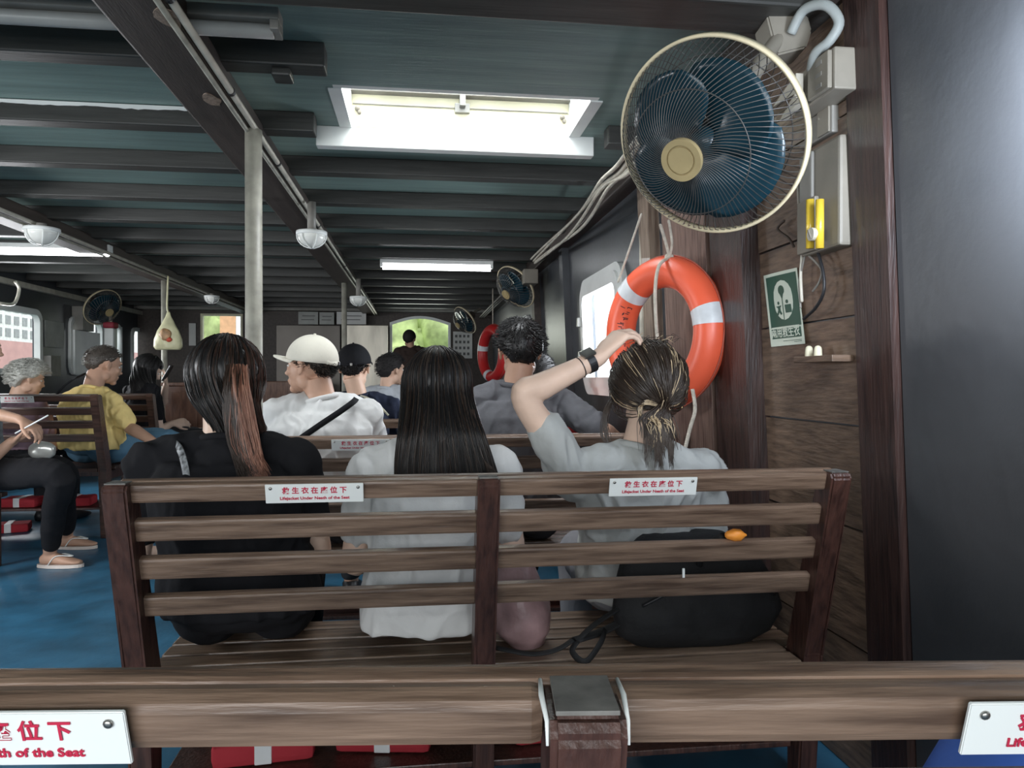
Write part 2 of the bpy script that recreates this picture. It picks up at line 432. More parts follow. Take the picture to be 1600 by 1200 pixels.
# ---------------------------------------------------------------- bow bulkhead
YF = 11.0
def F_(px, py): return W(px, py, YF)
a = F_(609, 505); c = F_(704, 560); ax0, ax1, az0 = a.x, c.x, 1.08
arc_top = F_(655, 494).z; arc_side = F_(610, 504).z
w2 = (F_(314, 490), F_(380, 545))
bm = bmesh.new()
box(bm, (XL, YF, 0), (w2[0].x, YF + .06, ZT)); box(bm, (w2[0].x, YF, 0), (w2[1].x, YF + .06, 1.1)); box(bm, (w2[0].x, YF, w2[0].z), (w2[1].x, YF + .06, ZT))
box(bm, (w2[1].x, YF, 0), (ax0, YF + .06, ZT)); box(bm, (ax0, YF, 0), (ax1, YF + .06, az0)); box(bm, (ax1, YF, 0), (1.2, YF + .06, ZT))
pts = [V((ax0, YF, ZT)), V((ax0, YF, arc_side))] + [V((ax0 + (ax1 - ax0) * k / 12, YF, arc_side + (arc_top - arc_side) * math.sin(PI * k / 12))) for k in range(1, 12)] + [V((ax1, YF, arc_side)), V((ax1, YF, ZT))]
prism(bm, pts, (0, .06, 0))
struct(new_obj('wall_bow', bm, mat_girder))
def arcframe(nm, x0, x1, z0, zs, zt, t, m):
    bm = bmesh.new(); o = [V((x0, 0, z0)), V((x0, 0, zs))] + [V((x0 + (x1 - x0) * k / 12, 0, zs + (zt - zs) * math.sin(PI * k / 12))) for k in range(1, 12)] + [V((x1, 0, zs)), V((x1, 0, z0))]
    cx, cz = (x0 + x1) / 2, (z0 + zt) / 2
    inn = [V((cx + (p.x - cx) * (1 - 2 * t / (x1 - x0)), 0, cz + (p.z - cz) * (1 - 2 * t / (zt - z0)))) for p in o]
    R = [[bm.verts.new(V((p.x, y, p.z))) for p in s] for s, y in ((o, YF + .04), (o, YF - .03), (inn, YF - .03), (inn, YF + .04))]
    n = len(o)
    for k in range(4):
        for i in range(n): bm.faces.new((R[k][i], R[k][(i + 1) % n], R[(k + 1) % 4][(i + 1) % n], R[(k + 1) % 4][i]))
    return struct(new_obj(nm, bm, m))
arcframe('window_8', ax0, ax1, az0, arc_side, arc_top, .035, mat_white)
arcframe('window_9', w2[0].x, w2[1].x, 1.1, w2[0].z - .001, w2[0].z + .001, .03, mat_cream)
# pale strip and dark red timber over the bow window
bm = bmesh.new(); box(bm, (XL, YF - .14, ZB - .02), (1.08, YF - .001, ZB + .03), .004); struct(new_obj('trim_bow_rail', bm, mat_greyfix))
# steel panels left of the bow window
for (p0, p1) in ((432, 532), (536, 606)):
    a = W(p0, 508, YF - .25); c = W(p1, 602, YF - .25)
    bm = bmesh.new(); box(bm, (a.x, YF - .28, .25), (c.x, YF - .25, a.z), .006)
    o = new_obj('steel_panel', bm, mat('dull_steel', (.10, .09, .08), .4, metal=.5, var=.2, scale=2) if p0 < 500 else mat('bright_steel', (.42, .39, .33), .35, metal=.5, var=.35, scale=2.2, stretch=(2, 1, .5)))
    tag(o, 'stainless steel screen panel left of the pole by the bow' if p0 < 500 else 'bright stainless steel screen panel beside the arched bow window', 'panel')
# helm box in front of the right panel
# ---------------------------------------------------------------- outside
water = mat('sea_water', (.10, .16, .15), .15, var=.2, scale=1)
bm = bmesh.new(); box(bm, (-60, -40, -1.2), (60, 90, -1.0)); tag(struct(new_obj('trim_sea', bm, water)), 'grey green sea', 'water'); 
leaf = mat('sunlit_leaves', (.34, .42, .17), .7, var=.6, scale=1.6, bump=.6, bscale=5)
random.seed(11)
bm = bmesh.new()
for k in range(46):
    ell(bm, (random.uniform(-7.5, 3.6), random.uniform(24, 29), random.uniform(-.8, 5.2)), [random.uniform(1.1, 1.9)] * 3, sub=4)
for v in bm.verts:
    q = noise.noise(v.co * 1.7) * .35 + noise.noise(v.co * 5) * .16
    v.co += V((q, -q, q))
tag(new_obj('green_hillside', bm, leaf, None, True), 'sunlit green wooded hillside seen through the arched bow window', 'hillside')['kind'] = 'stuff'
# waterfront building seen through the large left window
bt = thing('waterfront_building', 'pink and white waterfront building outside the large left window', 'building', (-16, 34, -1))
mpink = mat('pink_wall', (.62, .36, .34), .8, var=.1, scale=2); mwin = mat('building_window', (.25, .27, .27), .3, var=.2)
mwh = mat('white_grid', (.85, .85, .83), .7)
a = WX(-200, 500, -16); c = WX(95, 500, -16)
b = bmesh.new(); box(b, (-20, 20, -1), (-16, 48, 2.55)); part('wall', b, mpink, bt)
b = bmesh.new(); box(b, (-20, 20, 2.55), (-16, 48, 7)); part('upper_wall', b, mwh, bt)
for r in range(5):
    for k in range(16):
        b = bmesh.new(); y = 26 + k * .62; z = 2.7 + r * .5; box(b, (-16.03, y, z), (-15.98, y + .36, z + .34)); part('window', b, mwin, bt)
bt2 = thing('distant_house', 'cream and orange house far beyond the left bow window', 'building', (-5, 20, -1))
b = bmesh.new(); box(b, (-5.15, 20, -1), (-4.75, 20.8, 4.5)); part('wall', b, mat('orange_wall', (.7, .4, .22), .8), bt2)
b = bmesh.new(); box(b, (-5.8, 19.6, -1), (-4.2, 19.99, 1.55)); part('porch', b, mwh, bt2)
b = bmesh.new(); box(b, (-4.745, 20, -1), (-4.1, 20.8, 4.5)); part('white_wall', b, mwh, bt2)
# ================================================================ benches
RED = mat('red_lettering', (.50, .02, .06), .5, var=.05)
PLQ = mat('plaque_plastic', (.74, .76, .74), .3, var=.02, spec=.5)
SCR = mat('screw_metal', (.30, .29, .27), .3, metal=.9)
mat_worn = mat('worn_grey_paint', (.13, .125, .115), .5, var=.45, scale=40)
def bench(label, xa, xb, y0, xm=None, rz=0, hoff=0, group='slatted passenger benches', detail=1, rail_m=None, plq=(), broken=False, ends=(1, 1), f=.026):
    """local origin: x = 0 world reference line, y = 0 rear face of the top rail, z = 0 deck"""
    rm = rail_m or mat_rail
    t = thing('bench', label, 'bench', (0, y0, 0), rz, group)
    zr = [.827 + hoff, .748 + hoff, .661 + hoff, .571 + hoff]; hh = [.041, .049, .05, .048]
    slope = .20 / .44
    def yb(z): return (.827 + hoff - z) * slope * .62
    ang = math.atan(slope * .62)
    pw = .05
    spans = [(xa + pw, xb - pw)] if xm is None else [(xa + pw, xm - pw / 2), (xm + pw / 2, xb - pw)]
    for i, (z, h) in enumerate(zip(zr, hh)):
        for (p, q) in spans:
            b = bmesh.new(); th = .0245
            mt = M.Translation((0, yb(z), z)) @ M.Rotation(ang, 4, 'X')
            if i == 0 and broken:
                box(b, (p - .01, 0, -h), (q + (.0 if q < xb - .1 else .01), th, 0), .010, mt)
            else: box(b, (p - .012, 0, -h), (q + .012, th, 0), .006, mt)
            new_obj('rail', b, rm, t, False)
    b = bmesh.new(); mt = M.Translation((0, yb(zr[0]), zr[0])) @ M.Rotation(ang, 4, 'X')
    box(b, (xa + .02, .0215, -.046), (xb - .02, .040, .001), .005, mt); new_obj('cap_rail', b, rm, t)
    posts = [(xa, xa + pw), (xb - pw, xb)] + ([(xm - pw / 2, xm + pw / 2)] if xm is not None else [])
    for (p, q) in posts:
        b = bmesh.new(); zt = zr[0] + .006; zl = .36 + hoff; dp = .062
        pts = [V((p, yb(zt) - f + .012, zt)), V((p, yb(zt - .012) - f, zt - .014)), V((p, yb(zl) - f, zl)), V((p, yb(zl) + .0, 0)), V((p, yb(zl) + .055, 0)), V((p, yb(zl) + dp, zl)), V((p, yb(zt) + .045, zt))]
        prism(b, pts, (q - p, 0, 0)); bmesh.ops.bevel(b, geom=b.edges[:], offset=.005, segments=2, affect='EDGES')
        po = new_obj('post', b, mat_post if rail_m is None else rail_m, t)
        if rail_m is None:
            b = bmesh.new(); box(b, (p + .004, yb(zt) - f + .014, zt - .002), (q - .004, yb(zt) + .040, zt + .0012), .0005); new_obj('worn_top', b, mat_worn, po)
    # seat slats
    ys0 = yb(.36 + hoff) + .0; zs = .35 + hoff
    for k in range(6):
        b = bmesh.new(); y = ys0 - .03 + k * .078
        box(b, (xa + .055 if k < 2 else xa, y + (.0 if k else 0), zs - .025), (xb - .055 if k < 2 else xb, y + .066, zs), .005)
        new_obj('seat_slat', b, mat_seat if rail_m is None else rail_m, t)
    b = bmesh.new(); box(b, (xa + .02, ys0 + .36, zs - .10), (xb - .02, ys0 + .39, zs - .026), .003); new_obj('apron', b, mat_post, t)
    for x in [xa + .01, xb - .05] + ([xm - .02] if xm is not None else []):
        b = bmesh.new(); box(b, (x, ys0 + .34, 0), (x + .04, ys0 + .38, zs - .026), .004); new_obj('leg', b, mat_post, t)
        b = bmesh.new(); box(b, (x + .005, ys0 + .04, zs - .085), (x + .035, ys0 + .345, zs - .027), .003); new_obj('side_rail', b, mat_post, t)
    # plaques
    for (cx, wd, skew) in plq:
        b = bmesh.new(); mt = M.Translation((cx, yb(zr[0]) - .0035, zr[0] - .0225)) @ M.Rotation(ang, 4, 'X')
        pts = [V((-wd / 2, 0, .0215)), V((wd / 2, 0, .0215)), V((wd / 2, 0, -.0215)), V((-wd / 2, 0, -.0215))]
        vs = prism(b, pts, (0, .0035, 0)); bmesh.ops.bevel(b, geom=b.edges[:], offset=.0008, segments=2, affect='EDGES')
        bmesh.ops.transform(b, matrix=mt, verts=b.verts[:])
        pl = new_obj('plaque', b, PLQ, t)
        B = mt @ M(((1, 0, 0, 0), (0, 0, -1, 0), (0, 1, 0, 0), (0, 0, 0, 1)))
        B = mt @ basis((0, -.0006, 0), V((1, 0, 0)), V((0, 0, 1)), V((0, -1, 0)))
        k = wd / .212
        text_obj('lettering', '救 生 衣 在 座 位 下', .0165 * k, RED, pl, B @ M.Translation((0, .0065, 0)), bold=.00035, sx=.98)
        text_obj('lettering', 'Lifejacket Under Neath of the Seat', .0098 * k, RED, pl, B @ M.Translation((0, -.0105, 0)), bold=.00022, sx=1.09)
        for sx in (-1, 1):
            b = bmesh.new(); ell(b, (sx * (wd / 2 - .011), -.001, .013), (.0036, .002, .0036), sub=2); bmesh.ops.transform(b, matrix=mt, verts=b.verts[:])
            new_obj('screw', b, SCR, pl, True)
    return t
XA, XB, XM = -.648, 1.0, .152
b0 = bench('nearest slatted wooden bench back, its top rail crossing the bottom of the view', XA - .1, XB + .05, .512, .113, rz=math.radians(-6.0), broken=True, f=.046,
           plq=((-.304, .212, 0), (.487, .212, 0)))
b1 = bench('worn wooden bench holding the three women, two white plaques on its top rail', XA, XB, 1.62, XM, plq=((-.222, .205, 0), (.528, .205, 0)))
b2 = bench('wooden bench holding the man in the white cap and the man in grey', XA + .09, XB, 2.78, XM, plq=((-.215, .212, 0),))
b3 = bench('wooden bench ahead holding the man in the black cap', XA, XB, 3.92, XM)
b4 = bench('empty looking wooden bench in the right row, fourth ahead of the camera', XA, XB, 5.06, XM)
b5 = bench('farthest wooden bench of the right row', XA, XB, 6.9, XM)
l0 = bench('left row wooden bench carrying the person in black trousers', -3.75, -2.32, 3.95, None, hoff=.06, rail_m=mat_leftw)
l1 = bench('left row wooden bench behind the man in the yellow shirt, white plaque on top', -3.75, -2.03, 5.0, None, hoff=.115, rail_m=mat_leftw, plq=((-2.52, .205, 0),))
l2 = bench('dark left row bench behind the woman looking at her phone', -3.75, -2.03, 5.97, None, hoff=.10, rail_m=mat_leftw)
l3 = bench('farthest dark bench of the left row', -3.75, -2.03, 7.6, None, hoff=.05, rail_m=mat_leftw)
# caulk beads beside the middle post of the nearest bench
for s in (-1, 1):
    b = bmesh.new(); x = .113 + s * .0265
    tube(b, [(x, -.034, .812), (x, -.030, .826), (x + s * .002, -.002, .831), (x + s * .0015, .022, .832)], [.001, .0016, .002, .0015], 8)
    new_obj('caulk_bead', b, mat_white, b0, True)
# peeling white edge
b = bmesh.new(); tube(b, [(.140, -.012, .82), (.1415, -.004, .80), (.1425, .0, .786)], [.0016, .001, .0006], 8); new_obj('caulk_bead', b, mat_white, b0, True)

# wooden bulkhead and chart table ahead on the left, beyond the seated woman
a = W(258, 603, 7.1); c = W(300, 700, 7.1)
b = bmesh.new(); box(b, (a.x, 7.1, 0), (c.x + .35, 7.5, a.z), .006)
ck = thing('wooden_locker', 'reddish brown wooden locker standing beyond the seated woman in black', 'locker', (0, 7.1, 0))
mlock = wood('locker_wood', (.09, .035, .02), (.21, .10, .06), stretch=(8, 8, 1.5))
part('body', b, mlock, ck)
b = bmesh.new(); box(b, (a.x - .03, 7.07, a.z), (c.x + .38, 7.53, a.z + .03), .005); part('top', b, mlock, ck)
b = bmesh.new(); box(b, (a.x + .06, 7.085, .2), (c.x + .05, 7.1, a.z - .06), .004); part('door', b, mlock, ck)

# lifejackets stowed under the benches
MR = cloth('lifejacket_red', (.34, .03, .04)); MGRY = mat('reflective_tape', (.6, .6, .6), .35, var=.1)
def jacket(name_label, x, y, z, rz, sx=.24, sy=.16, sz=.06, group='red lifejackets under the seats'):
    t = thing('lifejacket', name_label, 'lifejacket', (x, y, z), rz, group)
    b = bmesh.new(); box(b, (-sx / 2, -sy / 2, 0), (sx / 2, sy / 2, sz), .018)
    bmesh.ops.subdivide_edges(b, edges=b.edges[:], cuts=3, use_grid_fill=True)
    for v in b.verts: v.co += V((0, 0, .008 * noise.noise(v.co * 30 + V((x, y, z))) )) if v.co.z > sz * .5 else V((0, 0, 0))
    new_obj('foam_body', b, MR, t, True)
    b = bmesh.new(); box(b, (-.02, -sy / 2 - .002, .004), (.02, sy / 2 + .002, sz + .004), .003); new_obj('reflective_band', b, MGRY, t)
    return t
# shelf boards under seats
def stow(y, x0, x1, z=.14):
    b = bmesh.new(); box(b, (x0, y, z - .015), (x1, y + .36, z), .003); return b
for k, (bb, xa, xb, hz) in enumerate(((b1, XA, XB, .12), (l1, -3.75, -2.03, .2), (b2, XA, XB, .12))):
    y = .16
    b = bmesh.new(); box(b, (xa + .052, y, hz - .015), (xb - .052, y + .34, hz), .003); new_obj('stowage_shelf', b, mat_post, bb)
jacket('red lifejacket with grey tape on the shelf under the left half of the women\'s bench', -.38, 1.90, .1205, .1)
jacket('red lifejacket on the shelf under the middle of the women\'s bench, left of the post', -.08, 1.92, .1205, -.15)
jacket('red lifejacket on the shelf under the right half of the women\'s bench', .35, 1.92, .1205, .1)
jacket('red lifejacket under the bench of the man in yellow', -2.3, 5.28, .2005, .1)
jacket('red lifejacket under the yellow man\'s bench, the one further from the aisle', -2.62, 5.28, .2005, -.1)
p = WZ(40, 830, .0)
jacket('red lifejacket lying on the blue deck behind the black trousered legs', p.x - .1, p.y, .0005, .3)

# ================================================================ poles, conduit, lamps
def pole(label, x, y, r, zt=ZG):
    t = thing('pole', label, 'pole', (x, y, 0)); b = bmesh.new(); tube(b, [(x, y, .012), (x, y, zt - .0)], r, 24); part('tube', b, mat_pipe, t, True)
    b = bmesh.new(); tube(b, [(x, y, 0), (x, y, .012)], r * 1.9, 24); part('base_flange', b, mat_pipe, t, True)
    return t
p = W(396, 205, 2.86); pole('thick cream painted pole nearest the camera under the central girder', p.x, 2.86, .031)
p = W(541, 452, 7.3); pole('thin dark pole beyond the men in caps', -.72, 7.3, .026)
p = W(290, 440, 7.35); pole('thin grey pole between the seated woman in black and the locker', -2.40, 7.35, .026)
def conduit(nm, label, pts, r, m=mat_cond, cat='conduit', group=None, clips=0):
    t = thing(nm, label, cat, (pts[0][0], pts[0][1], pts[0][2]), 0, group)
    b = bmesh.new(); tube(b, pts, r, 12); part('tube', b, m, t, True)
    return t
t = conduit('conduit', 'pale conduit running along the edge of the central girder', [(-.607, -1, ZG + .006), (-.607, 5, ZG + .006), (-.607, 10.9, ZG + .006)], .011)
for y in (1.9, 2.5, 3.3, 4.6, 6.2):
    b = bmesh.new(); tube(b, [(-.607, y - .008, ZG + .006), (-.607, y + .008, ZG + .006)], .014, 14); part('clip', b, mat_black, t)
conduit('conduit', 'thinner brownish conduit beside the pale one on the central girder', [(-.632, -1, ZG - .009), (-.632, 10.9, ZG - .009)], .008, mat_pipe)
conduit('conduit', 'pale conduit running along the left girder', [(-2.29, -1, ZG + .004), (-2.29, 10.9, ZG + .004)], .012)
conduit('conduit', 'grey conduit on the underside of the left girder', [(-2.33, -1, ZG - .01), (-2.33, 10.9, ZG - .01)], .009, mat_pipe)
# cable bundle along the right side
cab = thing('cable_bundle', 'bundle of pale cables along the right wall top, curving behind the big fan', 'cables', (.92, 3.6, 1.98))
A = [W(1010, 215, 2.3), W(975, 268, 2.75), W(940, 292, 3.25), W(905, 335, 3.9), W(872, 372, 4.7), W(835, 409, 6.0)]
for k in range(4):
    off = V((.010 * (k - 1.5), .0, -.008 * (k - 1.5) - (.02 if k > 1 else 0) * 1))
    b = bmesh.new(); tube(b, [p + off * (1 + .8 * math.sin(i * .2 + k)) for i, p in enumerate(smooth_path(A, 8))], .0085, 10); part('cable', b, mat_cond, cab, True)
bx = W(825, 428, 6.05)
b = bmesh.new(); box(b, (.86, 6.02, 1.84), (.98, 6.5, 1.96), .008); part('trunking', b, mat_box, cab)
b = bmesh.new()
for k in range(3): tube(b, [(.88 + .03 * k, 6.45, 1.95), (.88 + .03 * k, 10.8, 1.95)], .01, 8)
tag(new_obj('wall_cables', b, mat_greyfix, None, True), 'cables running on toward the bow beyond the small black fan', 'cables')

def tube_light(label, cx, cy, L, lit, z=None, ang=0, group='ceiling tube lights'):
    z = z or ZB - .035
    t = thing('tube_light', label, 'light', (cx, cy, z), ang, group)
    b = bmesh.new(); box(b, (-L / 2, -.035, 0), (L / 2, .035, .034), .004); new_obj('housing', b, mat_white if lit else mat_greyfix, t)
    m = mat('lit_tube', (1, 1, 1), .4, emit=(.95, .98, 1), es=5) if lit else mat('unlit_tube', (.35, .36, .35), .35)
    b = bmesh.new()
    for s in (0,): tube(b, [(-L / 2 + .02, s, -.02), (L / 2 - .02, s, -.02)], .030 if lit else .02, 16)
    new_obj('lamp', b, m, t, True)
    for s in (-1, 1):
        b = bmesh.new(); box(b, (s * (L / 2 - .012) - .012, -.036, -.028), (s * (L / 2 - .012) + .012, .036, .0), .003); new_obj('end_cap', b, mat_white if lit else mat_greyfix, t)
    return t
a = W(594, 410, 6.25); c = W(770, 410, 6.25)
tube_light('lit tube light ahead between the bench rows, right of the central girder', (a.x + c.x) / 2, 6.25, c.x - a.x, True)
c = W(178, 398, 5.9)
tube_light('lit tube light at the left edge, beyond the left girder', c.x - .6, 5.85, 1.2, True)
c = W(440, 64, 2.13)
tube_light('unlit grey tube fitting hanging under the roof near the central girder', c.x - .95, 2.12, 1.9, False, z=1.05 + .985)
def dome(px, py, label, Xp, s=1.0):
    c = WX(px, py, Xp)
    t = thing('bulkhead_light', label, 'light', (c.x, c.y, c.z), 0, 'white caged dome lights on the girders')
    m = mat('lamp_glass', (.75, .76, .72), .25, var=.08)
    b = bmesh.new(); ell(b, (0, 0, 0), (.072 * s, .072 * s, .062 * s), sub=3)
    for v in b.verts:
        if v.co.z > 0: v.co.z *= .15
    new_obj('glass', b, m, t, True)
    b = bmesh.new(); tube(b, [(0, 0, .0), (0, 0, .02)], .08 * s, 24); new_obj('rim', b, mat_white, t, True)
    b = bmesh.new()
    for k in range(6):
        a = k * PI / 6 * 2
        tube(b, [(math.cos(a) * .077 * s * math.cos(q), math.sin(a) * .077 * s * math.cos(q), -.067 * s * math.sin(q)) for q in [PI / 2 * i / 6 for i in range(7)]], .003, 6)
    new_obj('cage', b, mat_white, t, True)
    b = bmesh.new(); tube(b, [(0, 0, .018), (0, 0, max(.03, ZG - c.z))], .022 * s, 12); new_obj('stem', b, mat_greyfix, t, True)
    return t
dome(487, 368, 'white dome light on the central girder nearest the camera', -.56)
dome(65, 362, 'white dome light on the left girder at the far left', -2.24, 1.25)
dome(331, 465, 'small white dome light far ahead on the left girder', -2.24)
dome(560, 467, 'small white dome light far ahead on the central girder', -.56)
# ================================================================ fans
RV = RM @ V((1, 0, 0)); UV = RM @ V((0, 1, 0)); FV = RM @ V((0, 0, -1))
mat_wire = mat('grille_wire', (.12, .115, .11), .35, metal=.6, var=.2)
mat_rim = mat('cream_rim', (.72, .62, .42), .4, var=.1, scale=9)
mat_hub = mat('aged_cream_plastic', (.42, .33, .17), .45, var=.12, scale=12)
mat_blade = mat('teal_blade_plastic', (.008, .034, .050), .25, var=.15, scale=4, spec=.5)
mat_motor = mat('brown_motor_housing', (.055, .04, .032), .5, var=.2)
def fan(label, c, axis, R, nw=92, dep=.13, up=V((0, 0, 1)), mount=None, seg=10, wr=.0011):
    t = thing('wall_fan', label, 'fan', c, 0, 'wall fans' if R < .22 else None)
    if R >= .22 and 'group' in t: del t['group']
    a = axis.normalized(); ex = up.cross(a).normalized(); ey = a.cross(ex).normalized()
    def P(r, th, h): return ex * (r * math.cos(th)) + ey * (r * math.sin(th)) + a * h
    def prof(r, d): 
        q = (r / R); return d * (1 - q ** 2.6) ** .8
    b = bmesh.new()
    for k in range(nw):
        th = 2 * PI * k / nw; pts = []
        for i in range(seg + 1):
            s = i / seg; r = .045 * R / .23 + (R - .045 * R / .23) * s
            pts.append(P(r, th + .75 * (1 - s) ** 1.3, prof(r, dep)))
        tube(b, pts, wr, 4, caps=False)
    for rr in (.62,): 
        torus(b, a * prof(R * rr, dep), R * rr, wr * 1.3, ex, ey, 64, 5)
    new_obj('front_grille', b, mat_wire, t, True)
    b = bmesh.new()
    for k in range(nw * 2 // 3):
        th = 2 * PI * k / (nw * 2 // 3); pts = []
        for i in range(7):
            s = i / 6; r = .07 * R / .23 + (R - .07 * R / .23) * s
            pts.append(P(r, th - .3 * (1 - s), -.07 * R / .23 * (1 - (r / R) ** 3)))
        tube(b, pts, wr, 4, caps=False)
    for rr in (.5, .8): torus(b, -a * (.07 * R / .23 * (1 - rr ** 3)), R * rr, wr * 1.3, ex, ey, 48, 5)
    new_obj('rear_grille', b, mat_wire, t, True)
    b = bmesh.new()
    # flat band rim
    n = 96; k4 = [(R + .004, -.010), (R + .004, .010), (R + .001, .013), (R - .004, .011), (R - .004, -.010)]
    rings = [[b.verts.new(P(r, 2 * PI * i / n, h * R / .23)) for r, h in k4] for i in range(n)]
    for i in range(n):
        for j in range(5): b.faces.new((rings[i][j], rings[(i + 1) % n][j], rings[(i + 1) % n][(j + 1) % 5], rings[i][(j + 1) % 5]))
    new_obj('rim', b, mat_rim, t, True)
    s = R / .23
    b = bmesh.new()
    for r0, r1, h0, h1 in ((.0, .048, 0, .010), (.034, .048, .010, .014), (0, .030, .008, .015)):
        pts = [(r0, h0), (r1, h0), (r1, h1), (r0, h1)]
        m_ = 40; rs = [[b.verts.new(P(max(r, .0005) * s, 2 * PI * i / m_, dep + (h - .004) * s)) for r, h in pts] for i in range(m_)]
        for i in range(m_):
            for j in range(4): b.faces.new((rs[i][j], rs[(i + 1) % m_][j], rs[(i + 1) % m_][(j + 1) % 4], rs[i][(j + 1) % 4]))
    new_obj('hub_cap', b, mat_hub, t, False)
    for k in range(4):
        b = bmesh.new(); th0 = 2 * PI * k / 4 + .5; G = []
        for i in range(9):
            s_ = i / 8; r = (.03 + .165 * s_) * s; row = []
            wdt = .85 + .65 * math.sin(PI * min(1, s_ * .8 + .1))
            for j in range(9):
                q = j / 8 - .5; th = th0 + q * wdt * 1.45 + .25 * s_
                row.append((P(r * (1 - .10 * (2 * q) ** 2 * s_), th, (.035 - q * .05) * s)))
            G.append(row)
        va = [[b.verts.new(p) for p in row] for row in G]; vb = [[b.verts.new(p - a * .002) for p in row] for row in G]
        for i in range(8):
            for j in range(8):
                b.faces.new((va[i][j], va[i][j + 1], va[i + 1][j + 1], va[i + 1][j])); b.faces.new((vb[i][j], vb[i + 1][j], vb[i + 1][j + 1], vb[i][j + 1]))
        for i in range(8):
            b.faces.new((va[i][0], va[i + 1][0], vb[i + 1][0], vb[i][0])); b.faces.new((va[i][8], vb[i][8], vb[i + 1][8], va[i + 1][8]))
            b.faces.new((va[0][i], vb[0][i], vb[0][i + 1], va[0][i + 1])); b.faces.new((va[8][i], va[8][i + 1], vb[8][i + 1], vb[8][i]))
        new_obj('blade', b, mat_blade, t, True)
    b = bmesh.new(); tube(b, [a * (.06 * s), a * (.035 * s), a * (-.005 * s)], [.02 * s, .036 * s, .038 * s], 20); new_obj('spinner', b, mat_blade, t, True)
    b = bmesh.new(); tube(b, [a * (-.06 * s), a * (-.075 * s), a * (-.16 * s), a * (-.19 * s)], [.06 * s, .07 * s, .062 * s, .03 * s], 24); new_obj('motor_housing', b, mat_motor, t, True)
    if mount is not None:
        b = bmesh.new(); m0 = a * (-.13 * s); tube(b, smooth_path([m0, m0 + (V(mount) - V(c) - m0) * .5 + V((0, 0, .02 * s)), V(mount) - V(c)], 6), .02 * s, 12, round_cap=True)
        new_obj('mount_arm', b, mat_box, t, True)
    return t
fc = W(1109, 217, 1.66)
u = (CAM - fc).normalized(); sdir = (RV * -.80 + UV * -.60)
ax = u * math.cos(math.radians(36)) + sdir * math.sin(math.radians(36))
fan('large cream rimmed fan with dark blue blades, nearest the camera on the right', fc, ax, .226, dep=.15, mount=W(1215, 62, 1.83))
c = W(806, 448, 6.3)
fan('small dark fan seen nearly edge on beyond the lit tube light on the right', c, V((-.75, -.45, -.62)), .20, nw=40, seg=6, mount=c + V((.10, .25, .12)), wr=.0018)
c = W(727, 500, 9.3)
fan('smallest dark fan at the right near the bow, above the white calendar sheet', c, V((-.8, -.4, -.6)), .19, nw=30, seg=6, mount=c + V((.2, .15, .15)), wr=.002)
c = WX(160, 480, -3.55)
fan('dark fan on the left wall above the white board', c, V((.75, -.45, -.5)), .22 * .99, nw=36, seg=6, mount=c + V((-.15, .15, .14)), wr=.002)

# fan fixing block, conduit loop, sockets and boxes on the right wall
def obox(b, c, ax_, ay_, az_, sx, sy, sz, bev=.004):
    vs = box(b, (-sx / 2, -sy / 2, -sz / 2), (sx / 2, sy / 2, sz / 2), bev)
    bmesh.ops.transform(b, matrix=basis(c, ax_, ay_, az_), verts=[v for v in b.verts])
blk = thing('fan_bracket_block', 'putty coloured wooden fixing block above the big fan rim, under the roof', 'bracket', W(1218, 50, 1.86))
b = bmesh.new(); X_ = (RV * .95 + UV * .25).normalized(); Z_ = (UV * .97 - RV * .25).normalized(); Y_ = Z_.cross(X_)
X_ = Y_.cross(Z_)
prism(b, [V((-.045, -.05, -.075)), V((.035, -.05, -.075)), V((.06, -.05, -.035)), V((.06, -.05, .10)), V((0, -.05, .13)), V((-.045, -.05, .03))], (0, .10, 0))
bmesh.ops.bevel(b, geom=b.edges[:], offset=.005, segments=2, affect='EDGES')
bmesh.ops.transform(b, matrix=basis((0, 0, 0), X_, Y_, Z_), verts=b.verts[:]); new_obj('block', b, mat_box, blk)
b = bmesh.new(); bmesh.ops.create_cube(b, size=.05); bmesh.ops.transform(b, matrix=basis(Z_ * .12 + RV * .02, X_, Y_, Z_), verts=b.verts[:]); new_obj('cap', b, mat_cond, blk)
# conduit loop
L = [W(1236, 52, 1.80), W(1256, 16, 1.76), W(1290, 8, 1.70), W(1311, 34, 1.68), W(1296, 64, 1.70), W(1274, 84, 1.74), W(1268, 108, 1.78)]
t = conduit('conduit', 'pale grey conduit looping from the fan block down to the socket box', smooth_path(L, 6), .0125, mat('conduit_grey', (.30, .32, .31), .45, var=.15))
def wallthing(nm, label, cat, px0, py0, px1, py1, X, dep, m, bev=.005, group=None, extra=None):
    """box on the right wall whose inner face covers the given patch"""
    a = WX(px0, (py0 + py1) / 2, X); c = WX(px1, (py0 + py1) / 2, X)
    zt = WX((px0 + px1) / 2, py0, X).z; zb = WX((px0 + px1) / 2, py1, X).z
    t = thing(nm, label, cat, (X, (a.y + c.y) / 2, (zt + zb) / 2), 0, group)
    b = bmesh.new(); hy = abs(a.y - c.y) / 2; hz = (zt - zb) / 2
    box(b, (0, -hy, -hz), (dep, hy, hz), bev); new_obj('body', b, m, t)
    return t, hy, hz
t, hy, hz = wallthing('socket_box', 'square putty socket box with a small bracket, right of the big fan', 'socket', 1240, 97, 1304, 160, 1.00, .07, mat_box)
b = bmesh.new(); box(b, (-.012, -hy * .9, -hz * .9), (.0, hy * .05, hz * .9), .003); new_obj('front_plate', b, mat_box, t)
